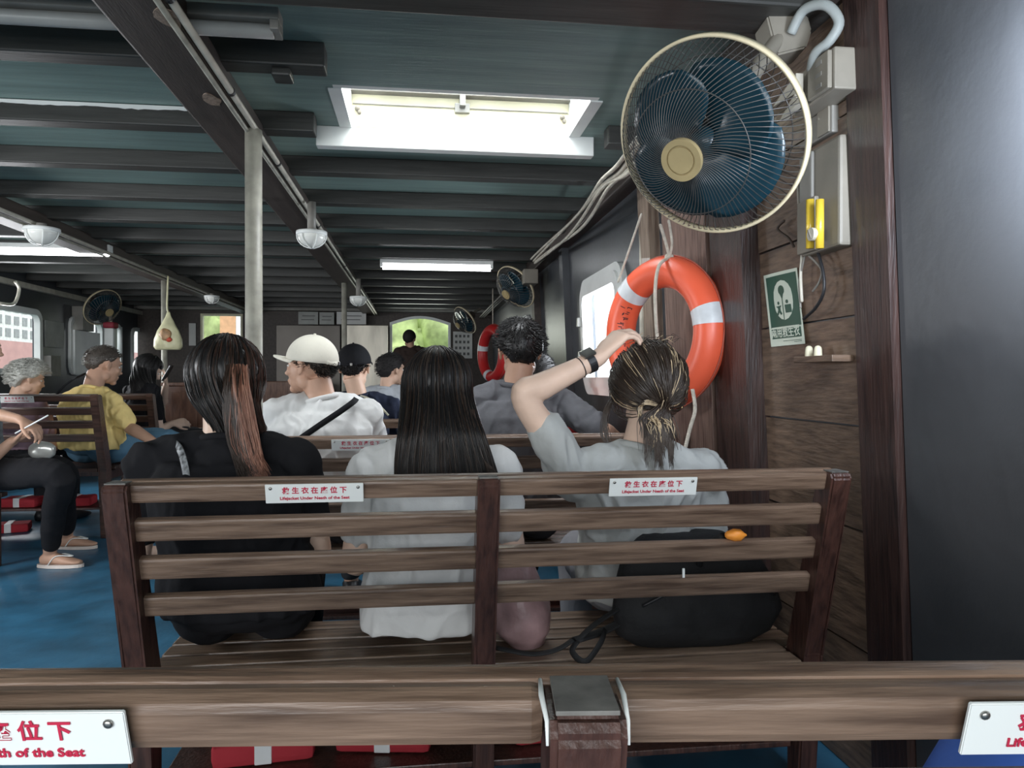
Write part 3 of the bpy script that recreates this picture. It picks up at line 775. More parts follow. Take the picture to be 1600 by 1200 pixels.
b = bmesh.new(); prism(b, [V((-.03, hy * .3, hz * .7)), V((-.03, hy * 1.6, -hz * .1)), V((-.03, hy * .3, -hz * .3))], (.02, 0, 0)); prism(b, [V((-.03, hy * .4, -hz * .3)), V((-.03, hy * 1.2, -hz * 1.1)), V((-.03, hy * .1, -hz * .9))], (.02, 0, 0)); new_obj('bracket', b, mat_cond, t)
for q in range(3):
    b = bmesh.new(); box(b, (-.0135, -hy * .62, -.005 + (q - 1) * hz * .55), (-.011, -hy * .35, .005 + (q - 1) * hz * .55)); new_obj('slot', b, mat_greyfix, t)
t, hy, hz = wallthing('junction_box', 'small putty junction box between the socket box and the long panel', 'box', 1256, 176, 1300, 219, 1.055, .06, mat_greyfix)
b = bmesh.new(); box(b, (-.006, -hy * .9, -hz * .9), (.0, -hy * .1, hz * .9), .002); new_obj('cover', b, mat_box, t)
t, hy, hz = wallthing('switch_panel', 'long putty coloured switch panel on the right wall behind the big fan', 'panel', 1252, 226, 1312, 392, 1.045, .055, mat_box, .008)
b = bmesh.new(); box(b, (-.010, hy * .25, hz * .05), (.0, hy * .95, hz * .95), .006); new_obj('cover', b, mat_greyfix, t)
b = bmesh.new(); box(b, (-.014, hy * .0, -hz * .97), (-.001, hy * .98, hz * .05), .004); new_obj('cover', b, mat_box, t)
MY = mat('yellow_plastic', (.72, .50, .05), .25, var=.08, spec=.6)
yl = thing('yellow_torch', 'bright yellow twin tube fitting with a pale knob on the switch panel', 'lamp', (1.02, (WX(1273, 350, 1.02)).y, WX(1273, 350, 1.02).z))
yl_c = yl.location
for px in (1266, 1281):
    p = WX(px, 312, 1.02); q = WX(px, 388, 1.02); b = bmesh.new(); tube(b, [V(p), V((q.x, p.y, q.z))], .0105, 16); part('tube', b, MY, yl, True)
p = WX(1266, 366, 1.00); b = bmesh.new(); tube(b, [p, p + V((.02, 0, 0))], .017, 20); shift(b, yl); new_obj('knob', b, mat_cond, yl, False)
b = bmesh.new(); obox(b, p - V((.002, 0, 0)), V((1, 0, 0)), V((0, .5, .87)), V((0, -.87, .5)), .004, .028, .005, .001); part('knob_grip', b, mat_box, yl)
# hanging cables near the panel
cb = thing('hanging_cable', 'thin cable hanging in loops over the green safety sign', 'cable', WX(1262, 400, 1.06))
for pts, r, m in (([(1247, 290), (1250, 350), (1253, 395), (1251, 430), (1253, 470)], .0045, mat_cond), ([(1254, 270), (1258, 340), (1262, 380), (1255, 410), (1249, 440), (1251, 480)], .003, mat_greyfix),
                  ([(1278, 395), (1286, 425), (1287, 455), (1275, 480), (1256, 498)], .0045, mat_black), ([(1262, 398), (1283, 420), (1280, 440), (1270, 455)], .003, mat_greyfix), ([(1225, 345), (1215, 358), (1232, 372), (1240, 385)], .004, mat_motor)):
    b = bmesh.new(); tube(b, smooth_path([WX(x, y, 1.058) for x, y in pts], 6), r, 8, round_cap=True); part('strand', b, m, cb, True)
# green safety sign, slightly curled
MG = mat('sign_green', (.012, .075, .045), .35, var=.05); MS = mat('sign_pale', (.62, .68, .58), .45, var=.04)
SX = 1.085
cTL, cTR, cBR, cBL = (WX(1193, 431, SX), WX(1245, 418, SX), WX(1258, 537, SX), WX(1205, 542, SX))
sg = thing('safety_sign', 'green and white lifejacket sign pasted on the right wall planks', 'sign', cBL)
def suv(u, v, d=0):
    p = cTL * (1 - u) * (1 - v) + cTR * u * (1 - v) + cBR * u * v + cBL * (1 - u) * v
    return p - V((d + .006 * math.sin(u * PI) * (1 - v) * .5, 0, 0))
def patch(name, m, u0, v0, u1, v1, d, n=6, th=.0006, outline=None):
    b = bmesh.new()
    if outline:
        top = [b.verts.new(suv(u, v, d)) for u, v in outline]; bot = [b.verts.new(suv(u, v, d - th)) for u, v in outline]
        b.faces.new(top); b.faces.new(bot[::-1]); k = len(top)
        for i in range(k): b.faces.new((top[i], bot[i], bot[(i + 1) % k], top[(i + 1) % k]))
    else:
        A_ = [[b.verts.new(suv(u0 + (u1 - u0) * i / n, v0 + (v1 - v0) * j / n, d)) for j in range(n + 1)] for i in range(n + 1)]
        B_ = [[b.verts.new(suv(u0 + (u1 - u0) * i / n, v0 + (v1 - v0) * j / n, d - th)) for j in range(n + 1)] for i in range(n + 1)]
        for i in range(n):
            for j in range(n):
                b.faces.new((A_[i][j], A_[i][j + 1], A_[i + 1][j + 1], A_[i + 1][j])); b.faces.new((B_[i][j], B_[i + 1][j], B_[i + 1][j + 1], B_[i][j + 1]))
    return part(name, b, m, sg)
patch('backing', MS, 0, 0, 1, 1, .0)
patch('green_field', MG, .08, .045, .96, .75, .0012); patch('green_field', MG, .08, .77, .94, .90, .0012)
def cap_outline(u0, v0, u1, v1, n=8):
    o = []; r = (u1 - u0) / 2; rv = r * .85; cu = (u0 + u1) / 2
    for k in range(n + 1): a = PI - PI * k / n; o.append((cu + r * math.cos(a), v0 + rv - rv * math.sin(a)))
    for k in range(n + 1): a = -PI * k / n; o.append((cu + r * math.cos(a), v1 - rv - rv * math.sin(a)))
    return o
patch('pale_capsule', MS, 0, 0, 0, 0, .0024, outline=cap_outline(.28, .12, .82, .66))
def circ(cu, cv, ru, rv, n=14): return [(cu + ru * math.cos(2 * PI * k / n), cv + rv * math.sin(2 * PI * k / n)) for k in range(n)]
patch('pictogram', MG, 0, 0, 0, 0, .0034, outline=circ(.53, .255, .085, .065))
patch('pictogram', MG, 0, 0, 0, 0, .0034, outline=[(.48, .30), (.58, .30), (.54, .37), (.54, .655), (.525, .655), (.525, .37)])
patch('pictogram', MG, 0, 0, 0, 0, .0034, outline=circ(.41, .425, .028, .022))
patch('pictogram', MG, 0, 0, 0, 0, .0034, outline=[(.33, .47), (.39, .465), (.43, .465), (.49, .46), (.45, .49), (.45, .53), (.49, .57), (.46, .59), (.41, .55), (.37, .59), (.34, .57), (.385, .52), (.38, .49)])
patch('pictogram', MG, 0, 0, 0, 0, .0034, outline=circ(.66, .42, .035, .026))
patch('pictogram', MG, 0, 0, 0, 0, .0034, outline=[(.59, .46), (.76, .46), (.77, .57), (.60, .57)])
patch('pale_line', MS, .12, .745, .92, .765, .0026, n=3)
B = basis(suv(.50, .83, .0022) - V(sg.location), (suv(1, .83) - suv(0, .83)).normalized(), (suv(.5, .7) - suv(.5, .9)).normalized(), V((-1, 0, 0)))
text_obj('lettering', '兩用救生衣', .034, MS, sg, B, bold=.0004, extr=.0003)
for v, u0 in ((.935, .4), (.955, .72)): patch('small_print', MG, u0, v, .93, v + .006, .0012, n=2)
# two pale knobs and their ledge
lg = wallthing('ledge', 'thin wooden ledge under the green sign', 'ledge', 1240, 556, 1300, 566, 1.04, .06, mat_panel, .002)[0]
for k, px in enumerate((1264, 1278)):
    p = WX(px, 556, 1.06); t = thing('pale_knob', 'pale rounded knob on the ledge under the green sign, %s' % ('the one nearer the sign' if k == 0 else 'the one farther from the sign'), 'knob', p, 0, 'pale knobs on the ledge')
    b = bmesh.new(); tube(b, [(0, 0, 0), (0, 0, .018)], [.011, .010], 16, round_cap=True); new_obj('body', b, mat_cream, t, True)

# ================================================================ life rings
MO = mat('ring_orange', (.80, .12, .055), .38, var=.06, scale=5, spec=.5); MW = mat('ring_band', (.62, .64, .66), .4, var=.12, scale=20)
def life_ring(label, c, hx, R, r, mo, bands=(12, 130, 255)):
    t = thing('life_ring', label, 'life ring', c, 0, 'life rings hung on the right side')
    hx = hx.normalized(); up = V((0, 0, 1)); az = hx.cross(up)
    b = bmesh.new(); torus(b, (0, 0, 0), R, r, hx, up, 96, 28)
    new_obj('ring', b, mo, t, True)
    for a0 in bands:
        b = bmesh.new(); n = 8; rings = []
        for i in range(n + 1):
            a = math.radians(a0 - 7.5 + 15 * i / n); d = hx * math.cos(a) + up * math.sin(a)
            rings.append([b.verts.new(d * (R + (r + .0015) * math.cos(2 * PI * j / 28)) + az * ((r + .0015) * math.sin(2 * PI * j / 28))) for j in range(28)])
        for i in range(n):
            for j in range(28): b.faces.new((rings[i][j], rings[i + 1][j], rings[i + 1][(j + 1) % 28], rings[i][(j + 1) % 28]))
        new_obj('reflective_band', b, MW, t, True)
    b = bmesh.new(); pts = []
    for i in range(65):
        a = 2 * PI * i / 64; sag = 0; pts.append((hx * math.cos(a) + up * math.sin(a)) * (R + r + .003) - az * .0)
    tube(b, pts, .003, 8); new_obj('grab_line', b, mat('ring_cord', (.35, .08, .05), .6), t, True)
    return t, az
lc = W(1035, 521, 2.66)
hx = RV * .54 - V((FV.x, FV.y, 0)).normalized() * .80
lr, az = life_ring('large orange life ring with pale bands hanging behind the woman with raised arm', lc, V((hx.x, hx.y, 0)), .228, .058, MO)
# worn dark marks along the far rim
b = bmesh.new(); hx2 = V((hx.x, hx.y, 0)).normalized()
rq = random.Random(4); sgn = 1 if az.dot(FV) > 0 else -1
def rp_(ad, pd):
    a = math.radians(ad); ph = math.radians(pd) * sgn; d = hx2 * math.cos(a) + V((0, 0, 1)) * math.sin(a)
    return d * (.228 + .0583 * math.cos(ph)) + az * (.0583 * math.sin(ph))
for k in range(8):
    a0 = 143 + 6.6 * k
    for q in range(4):
        a1, p1 = a0 + rq.uniform(0, 3.6), 200 + rq.uniform(0, 34)
        a2, p2 = (a1 + rq.uniform(1.5, 3), p1) if q % 2 else (a1, p1 + rq.uniform(10, 22))
        tube(b, [rp_(a1, p1), rp_((a1 + a2) / 2, (p1 + p2) / 2), rp_(a2, p2)], .0016, 5)
new_obj('worn_lettering', b, mat('faded_black', (.03, .02, .03), .7), lr)
# hanging ropes of the ring
kn = W(1046, 402, 2.6)
rp = thing('hanging_rope', 'white rope that holds the large life ring, knotted at its top', 'rope', kn)
for pts, r in (([W(1032, 352, 2.55), W(1040, 378, 2.58), kn], .006), ([kn, W(1030, 415, 2.56), W(1024, 450, 2.53), W(1025, 500, 2.53), W(1030, 560, 2.54)], .0065), ([W(1002, 335, 2.7), W(985, 385, 2.74), W(966, 440, 2.80)], .0045), ([W(1045, 345, 2.55), W(1050, 380, 2.57), kn], .005)):
    b = bmesh.new(); tube(b, smooth_path(pts, 8), r, 10, round_cap=True); part('strand', b, mat_rope, rp, True)
b = bmesh.new(); torus(b, kn, .011, .007, V((1, 0, 0)), V((0, .6, .8)), 20, 10); ell(b, kn + V((.004, 0, -.012)), (.012, .010, .012), sub=2); part('knot', b, mat_rope, rp, True)
b = bmesh.new(); tube(b, smooth_path([W(1082, 608, 2.47), W(1086, 640, 2.46), W(1078, 670, 2.46), W(1068, 712, 2.44)], 6), .007, 8); part('strand', b, mat_rope, rp, True)
c = W(770, 552, 8.3)
lr2, _ = life_ring('red life ring seen edge on far ahead at the right by the calendar sheet', c, V((.35, -.94, 0)), .27, .06, mat('ring_deep_red', (.45, .02, .02), .4), bands=(165, 15, 250))
b = bmesh.new(); tube(b, [(0, 0, .33), (0, 0, ZT - c.z)], .006, 8); new_obj('hanging_line', b, mat_rope, lr2, True)
p = WX(1003, 450, 1.05)
b = bmesh.new(); tube(b, [(1.055, p.y, .3), (1.05, p.y, 2.0)], .014, 12)
tag(new_obj('wall_pipe', b, mat_cond, None, True), 'pale vertical pipe on the wall behind the large life ring', 'pipe')

# ================================================================ far details
def flat(nm, label, cat, p0, p1, Y, m, marks=None, th=.01, group=None, mm=None):
    a = W(p0[0], p0[1], Y); c = W(p1[0], p1[1], Y)
    t = thing(nm, label, cat, ((a.x + c.x) / 2, Y, (a.z + c.z) / 2), 0, group)
    hx_, hz_ = (c.x - a.x) / 2, (a.z - c.z) / 2
    b = bmesh.new(); box(b, (-hx_, 0, -hz_), (hx_, th, hz_), .002); new_obj('sheet', b, m, t)
    if marks:
        b = bmesh.new()
        for (u0, v0, u1, v1) in marks: box(b, (-hx_ + 2 * hx_ * u0, -.002, hz_ - 2 * hz_ * v1), (-hx_ + 2 * hx_ * u1, .0, hz_ - 2 * hz_ * v0))
        new_obj('printing', b, mm or mat('print_grey', (.12, .12, .12), .6), t)
    return t
mpaper = mat('paper', (.62, .62, .6), .6, var=.05); mpaper2 = mat('aged_paper', (.34, .35, .33), .5, var=.15)
flat('calendar_sheet', 'white sheet with rows of small symbols right of the arched bow window', 'poster', (708, 518), (738, 560), YF - .04, mpaper, [(.1 + .21 * i, .12 + .22 * j, .22 + .21 * i, .22 + .22 * j) for i in range(4) for j in range(4)])
lines = [(.2, .3, .85, .36), (.15, .6, .8, .66)]
flat('notice_board', 'grey notice at the bow, leftmost of the row above the steel panels', 'notice', (466, 487), (497, 507), YF - .32, mpaper2, lines, group='notices over the steel panels')
flat('notice_board', 'greenish notice at the bow, second from left in the row above the steel panels', 'notice', (499, 488), (522, 507), YF - .32, mpaper2, lines, group='notices over the steel panels')
flat('notice_board', 'wide pale notice at the bow, rightmost of the row and crossed by the thin pole', 'notice', (526, 487), (572, 507), YF - .32, mpaper, lines, group='notices over the steel panels')
flat('white_notice', 'small pale card on the bow bulkhead left of the seated row, beside the plastic bag', 'notice', (295, 505), (306, 540), YF - .03, mpaper)
def flatx(nm, label, cat, p0, p1, m, X=XL, dep=.02):
    a = WX(p0[0], (p0[1] + p1[1]) / 2, X); c = WX(p1[0], (p0[1] + p1[1]) / 2, X); zt = WX((p0[0] + p1[0]) / 2, p0[1], X).z; zb = WX((p0[0] + p1[0]) / 2, p1[1], X).z
    b = bmesh.new(); box(b, (X + .001, a.y, zb), (X + dep, c.y, zt), .004); o = new_obj(nm, b, m); return tag(o, label, cat)
flatx('wall_poster', 'faded grey poster on the left wall right of the large window', 'poster', (68, 502), (97, 543), mpaper2)
flatx('wall_cabinet', 'small dark box on the left wall under the grey poster', 'box', (64, 556), (80, 588), mat_greyfix, dep=.10)
flatx('meter_box', 'small grey meter box on the left wall above the white board', 'box', (112, 480), (130, 517), mat_greyfix, dep=.12)
flatx('white_board', 'white board standing against the left wall beyond the man in yellow', 'board', (110, 518), (150, 585), mat_white, dep=.05)
# hanging things on the left
bgp = W(263, 517, 7.0)
pb_ = thing('plastic_bag', 'pale plastic shopping bag with a red motif hanging above the seated woman in black', 'bag', bgp)
mbag = mat('thin_plastic', (.62, .60, .38), .4, var=.15, scale=14, bump=.5, bscale=20)
b = bmesh.new(); k_ = 7.0 / 1150; H = 56 * k_ / 2; Wd = 20 * k_
rows = [(H, .12), (H * .75, .22), (H * .35, .5), (0, .78), (-H * .45, 1.0), (-H * .85, 1.02), (-H, .85)]
loft(b, [(V((.0, 0, z)), V((1, 0, 0)), V((0, 1, 0)), Wd * q, Wd * q * .55) for z, q in rows], 24, 2.2)
bmesh.ops.subdivide_edges(b, edges=b.edges[:], cuts=1, use_grid_fill=True)
for v in b.verts: v.co += V((0, 1, 0)) * .02 * noise.noise(v.co * 14)
new_obj('bag_body', b, mbag, pb_, True)
b = bmesh.new(); tube(b, smooth_path([(0, 0, H), (-.01, .0, H + .06), (0, 0, ZG - bgp.z)], 5), .008, 8); new_obj('handle', b, mbag, pb_, True)
b = bmesh.new(); ell(b, (-.01, -Wd * .42, -H * .22), (Wd * .45, .030, H * .34), sub=3); [setattr(v, 'co', v.co * (1 + .10 * noise.noise(v.co * 30))) for v in b.verts]; new_obj('motif', b, mat('bag_print_brown', (.42, .25, .13), .5, var=.4, scale=30), pb_, True)
b = bmesh.new(); ell(b, (.025, -Wd * .53, -H * .48), (Wd * .22, .012, H * .13), sub=2); new_obj('motif', b, mat('bag_red', (.6, .08, .04), .5), pb_, True)
c = WX(173, 520, -3.5)
hb = thing('hanging_pack', 'white pack with a dark red top hanging by the left wall fan', 'bag', c)
b = bmesh.new(); box(b, (-.05, -.06, -.19), (.05, .06, .05), .012); new_obj('body', b, mat_white, hb, True)
b = bmesh.new(); box(b, (-.06, -.075, .05), (.06, .075, .12), .02); new_obj('red_top', b, mat('dull_red', (.30, .03, .05), .6), hb, True)
b = bmesh.new(); box(b, (-.015, -.015, .12), (.015, .015, .3), .004); new_obj('strap', b, mat_rope, hb)
c = WX(188, 530, XL + .027); b = bmesh.new(); tube(b, [(c.x, c.y, c.z - .18), (c.x, c.y, c.z + .16)], .026, 14); tag(new_obj('white_tube', b, mat_white, None, True), 'upright white tube on the left wall beside the hanging pack', 'tube')
t = conduit('conduit', 'bent grey pipe curling down at the far left under the roof', smooth_path([WX(0, 474, -3.6), WX(22, 474, -3.6), WX(30, 452, -3.6), WX(24, 440, -3.6)], 6), .014)
# bow console / small tabletop
c = W(470, 585, 9.6)
b = bmesh.new(); box(b, (c.x - .5, 9.5, 0), (c.x + .35, 9.9, 1.02), .01); tag(new_obj('wooden_counter', b, mlock), 'low brown wooden counter before the steel panels', 'counter')

# ================================================================ things on the benches
MB = mat('black_canvas', (.012, .012, .013), .75, var=.2, scale=20, bump=.4, bscale=30)
# black backpack
p0 = W(948, 990, 1.9); p1 = W(1205, 990, 1.9)
bk = thing('backpack', 'black backpack lying on the bench behind the woman in grey, straps trailing left', 'backpack', ((p0.x + p1.x) / 2, 1.885, .352))
hw = (p1.x - p0.x) / 2
b = bmesh.new()
loft(b, [(V((0, .0, .0)), V((1, 0, 0)), V((0, 1, 0)), hw * .72, .05), (V((0, -.005, .03)), V((1, 0, 0)), V((0, 1, 0)), hw * .92, .07), (V((.01, -.01, .09)), V((1, 0, 0)), V((0, 1, 0)), hw, .08), (V((.01, 0, .16)), V((1, 0, 0)), V((0, 1, 0)), hw * .95, .075), (V((0, .02, .23)), V((1, 0, 0)), V((0, 1, 0)), hw * .8, .06), (V((-.01, .04, .28)), V((1, 0, 0)), V((0, 1, 0)), hw * .5, .05)], 40, 2.6)
bmesh.ops.subdivide_edges(b, edges=b.edges[:], cuts=2, use_grid_fill=True)
for v in b.verts: v.co += V((0, -1, .3)) * .012 * noise.noise(v.co * 9)
new_obj('body', b, MB, bk, True)
b = bmesh.new(); tube(b, smooth_path([(-hw * .7, -.075, .12), (-hw * .2, -.088, .17), (hw * .45, -.088, .17), (hw * .9, -.05, .13)], 6), .004, 8); new_obj('zip', b, mat_black, bk, True)
def wb(px, py, Y): return W(px, py, Y) - V(bk.location)
for pts, r in (([wb(985, 940, 1.88), wb(930, 975, 1.82), wb(900, 1005, 1.80), wb(895, 1020, 1.79), wb(915, 1034, 1.77), wb(938, 1005, 1.79), wb(945, 985, 1.83)], (.010, .004)), ([wb(895, 1000, 1.80), wb(870, 1015, 1.79), wb(830, 1022, 1.80), wb(775, 1012, 1.82)], (.010, .004)), ([wb(990, 960, 1.88), wb(945, 985, 1.85), wb(900, 1000, 1.80)], (.018, .006))):
    q = smooth_path(pts, 6); b = bmesh.new(); tube(b, q, [r] * len(q), 8); new_obj('strap', b, MB, bk, True)
q = smooth_path([wb(1090, 905, 1.9), wb(1098, 860, 1.78), wb(1130, 838, 1.70)], 6); b = bmesh.new(); tube(b, q, .010, 10); new_obj('loop_cord', b, MB, bk, True)
b = bmesh.new(); c_ = wb(1150, 836, 1.68); tube(b, [c_ - RV * .016, c_ - RV * .006, c_ + RV * .010, c_ + RV * .022], [.011, .0155, .0145, .004], 16, round_cap=True); o = new_obj('cord_end', b, mat('orange_plastic', (.85, .30, .04), .45), bk, True); o['label'] = 'orange rounded cord end'
b = bmesh.new(); c_ = wb(1068, 897, 1.70); box(b, (-.003, -.002, -.014), (.003, .002, .014), .0015); bmesh.ops.translate(b, verts=b.verts[:], vec=c_); new_obj('zip_pull', b, mat_white, bk)
# blue bag at the right of the nearest bench
bb = thing('blue_bag', 'blue bag standing behind the nearest bench rail at the far right', 'bag', (.74, .72, .352))
MBl = mat('blue_nylon', (.05, .13, .48), .5, var=.15, scale=6, bump=.3, bscale=12)
b = bmesh.new(); ex_ = V((1, 0, 0)); ey_ = V((0, 1, 0))
loft(b, [(V((0, 0, .0)), ex_, ey_, .16, .07), (V((0, 0, .03)), ex_, ey_, .19, .09), (V((.0, 0, .25)), ex_, ey_, .19, .09), (V((.02, 0, .33)), ex_, ey_, .15, .08), (V((.03, 0, .370)), ex_, ey_, .11, .05), (V((.03, 0, .380)), ex_, ey_, .05, .02)], 36, 2.8)
bmesh.ops.subdivide_edges(b, edges=b.edges[:], cuts=1, use_grid_fill=True)
for v in b.verts: v.co += V((0, -1, 0)) * .010 * noise.noise(v.co * 11)
new_obj('body', b, MBl, bb, True)
b = bmesh.new(); tube(b, smooth_path([(-.05, -.02, .36), (-.02, -.02, .398), (.05, -.02, .403), (.09, -.02, .36)], 6), .006, 8); new_obj('handle', b, MBl, bb, True)
# pink plastic bag between the women
pk = thing('pink_plastic_bag', 'crumpled pale pink plastic bag on the bench right of the middle post', 'bag', (.276, 1.93, .352))
MPk = mat('pink_plastic', (.36, .23, .235), .35, var=.3, scale=12, bump=.6, bscale=16)
b = bmesh.new(); loft(b, [(V((0, 0, .0)), ex_, ey_, .05, .06), (V((0, 0, .04)), ex_, ey_, .075, .085), (V((-.01, 0, .12)), ex_, ey_, .07, .08), (V((-.02, 0, .19)), ex_, ey_, .05, .05), (V((-.02, 0, .235)), ex_, ey_, .045, .02)], 32, 2.2)
bmesh.ops.subdivide_edges(b, edges=b.edges[:], cuts=2, use_grid_fill=True)
for v in b.verts: v.co += v.co.normalized() * .018 * noise.noise(v.co * 16)
new_obj('body', b, MPk, pk, True)
# silver pouch by the person in black trousers
c = W(66, 704, 4.3)
sp = thing('silver_pouch', 'shiny silver pouch beside the arms of the person at the far left', 'pouch', (c.x, 4.3, c.z))
b = bmesh.new(); ell(b, (0, 0, 0), (.066, .03, .05), sub=4)
for v in b.verts:
    v.co.x = math.copysign(min(abs(v.co.x) * 1.15, .066), v.co.x); v.co += V((0, 1, 0)) * .01 * noise.noise(v.co * 25)
new_obj('body', b, mat('silver_foil', (.55, .56, .53), .3, metal=.5, var=.15, scale=14), sp, True)
# ================================================================ people
def remeshed(bm, voxel, it=4, fac=.5):
    me = bpy.data.meshes.new('tmp'); bmesh.ops.recalc_face_normals(bm, faces=bm.faces[:]); bm.to_mesh(me); bm.free()
    o = bpy.data.objects.new('tmp', me); C.objects.link(o)
    m = o.modifiers.new('r', 'REMESH'); m.mode = 'VOXEL'; m.voxel_size = voxel; m.use_smooth_shade = True
    s = o.modifiers.new('s', 'SMOOTH'); s.iterations = it; s.factor = fac
    dg = bpy.context.evaluated_depsgraph_get(); r = bpy.data.meshes.new_from_object(o.evaluated_get(dg))
    bpy.data.objects.remove(o); bpy.data.meshes.remove(me); return r
def folds(me, amp, seed, fr=13, aniso=(1, 1, .55), zlim=None):
    me.calc_loop_triangles() if False else None
    no = [v.normal.copy() for v in me.vertices]; s = V((seed * 3.7, seed, 0))
    for v, n_ in zip(me.vertices, no):
        p = V((v.co.x * aniso[0], v.co.y * aniso[1], v.co.z * aniso[2])) * fr + s
        q = noise.noise(p + V((noise.noise(p * .7), 0, noise.noise(p * .6 + V((5, 0, 0))))) * 1.3)
        r = 1 - abs(q) * 2.4
        v.co += n_ * (amp * (max(r, -.2) - .35) + amp * .35 * noise.noise(p * 3))
def headspace(H, yaw, pitch, roll=0, s=1):
    """x = person's right, y = facing, z = up (person-sized units)"""
    R = M.Rotation(-yaw, 4, 'Z') @ M.Rotation(-pitch, 4, 'X') @ M.Rotation(roll, 4, 'Y')
    return M.Translation(H) @ R @ M.Scale(s, 4)
def add_head(b, T):
    def e(c, r, rot=None, sub=3):
        vs = ell(b, c, r, rot, sub); bmesh.ops.transform(b, matrix=T, verts=vs)
    e((0, -.012, .028), (.076, .096, .088)); e((0, .022, -.02), (.062, .072, .078)); e((0, .034, -.062), (.050, .052, .044))
    e((0, .072, -.092), (.024, .020, .018)); e((0, .080, .030), (.048, .016, .012)); e((-.036, .062, -.020), (.022, .02, .02)); e((.036, .062, -.020), (.022, .02, .02))
    e((0, .100, -.026), (.014, .017, .012)); e((0, .093, -.004), (.0085, .014, .024)); e((-.012, .094, -.03), (.008, .009, .008)); e((.012, .094, -.03), (.008, .009, .008))
    e((0, .089, -.056), (.023, .010, .0065)); e((0, .087, -.067), (.019, .010, .007))
    for s in (-1, 1):
        e((s * .050, .0, -.065), (.014, .03, .028))
        R = M.Rotation(s * .35, 4, 'Z') @ M.Rotation(-.15, 4, 'X')
        e((s * .079, -.006, -.004), (.007, .018, .030), R); e((s * .084, -.014, .004), (.006, .009, .024), R); e((s * .078, .0, -.028), (.006, .009, .012), R)
def add_hand(b, wr, d, nrm, side, curl=.5, s=1.0, spread=.1):
    """wr wrist, d direction of the palm, nrm back-of-hand normal, side +1: thumb on d x nrm side"""
    d = V(d).normalized(); nrm = (V(nrm) - d * V(nrm).dot(d)).normalized(); w_ = d.cross(nrm) * side
    wr = V(wr)
    def loft_(secs): loft(b, secs, 16, 2.4)
    loft_([(wr - d * .015 * s, w_, nrm, .026 * s, .019 * s), (wr + d * .02 * s, w_, nrm, .031 * s, .017 * s), (wr + d * .055 * s, w_, nrm, .040 * s, .015 * s), (wr + d * .085 * s, w_, nrm, .041 * s, .013 * s), (wr + d * .093 * s, w_, nrm, .036 * s, .009 * s)])
    for k, (o, L, l0) in enumerate(((.031, .070, .082), (.0105, .080, .089), (-.0105, .074, .086), (-.031, .058, .078))):
        p = wr + d * l0 * s + w_ * o * s; a = 0; pts = [p - d * .02 * s, p]; dd = d
        for j, f in enumerate((.45, .30, .25)):
            a = curl * (j + 1) * .62 + .05 * k
            dd = (d * math.cos(a) - nrm * math.sin(a) + w_ * (spread * (1.5 - k) * .35)).normalized()
            p = p + dd * L * f * s; pts.append(p)
        tube(b, pts, [.0092 * s, .0092 * s, .0085 * s, .0078 * s, .0066 * s], 10, round_cap=True)
    p = wr + d * .022 * s + w_ * .024 * s; q = p + (d * .7 + w_ * .62 - nrm * .25).normalized() * .040 * s; r_ = q + (d * .9 + w_ * .25 - nrm * .3).normalized() * .032 * s; u_ = r_ + (d * .95 - nrm * .3).normalized() * .024 * s
    tube(b, [p, q, r_, u_], [.0135 * s, .0115 * s, .0098 * s, .0078 * s], 10, round_cap=True)
def circ_arm(b, pts, rs, n=5, seg=16):
    q = smooth_path(pts, n); m = len(pts) - 1; rr = []
    for i in range(len(q)):
        t = i / n; k = min(int(t), m - 1); f = t - k; rr.append(rs[k] * (1 - f) + rs[k + 1] * f)
    tube(b, q, rr, seg, round_cap=True)

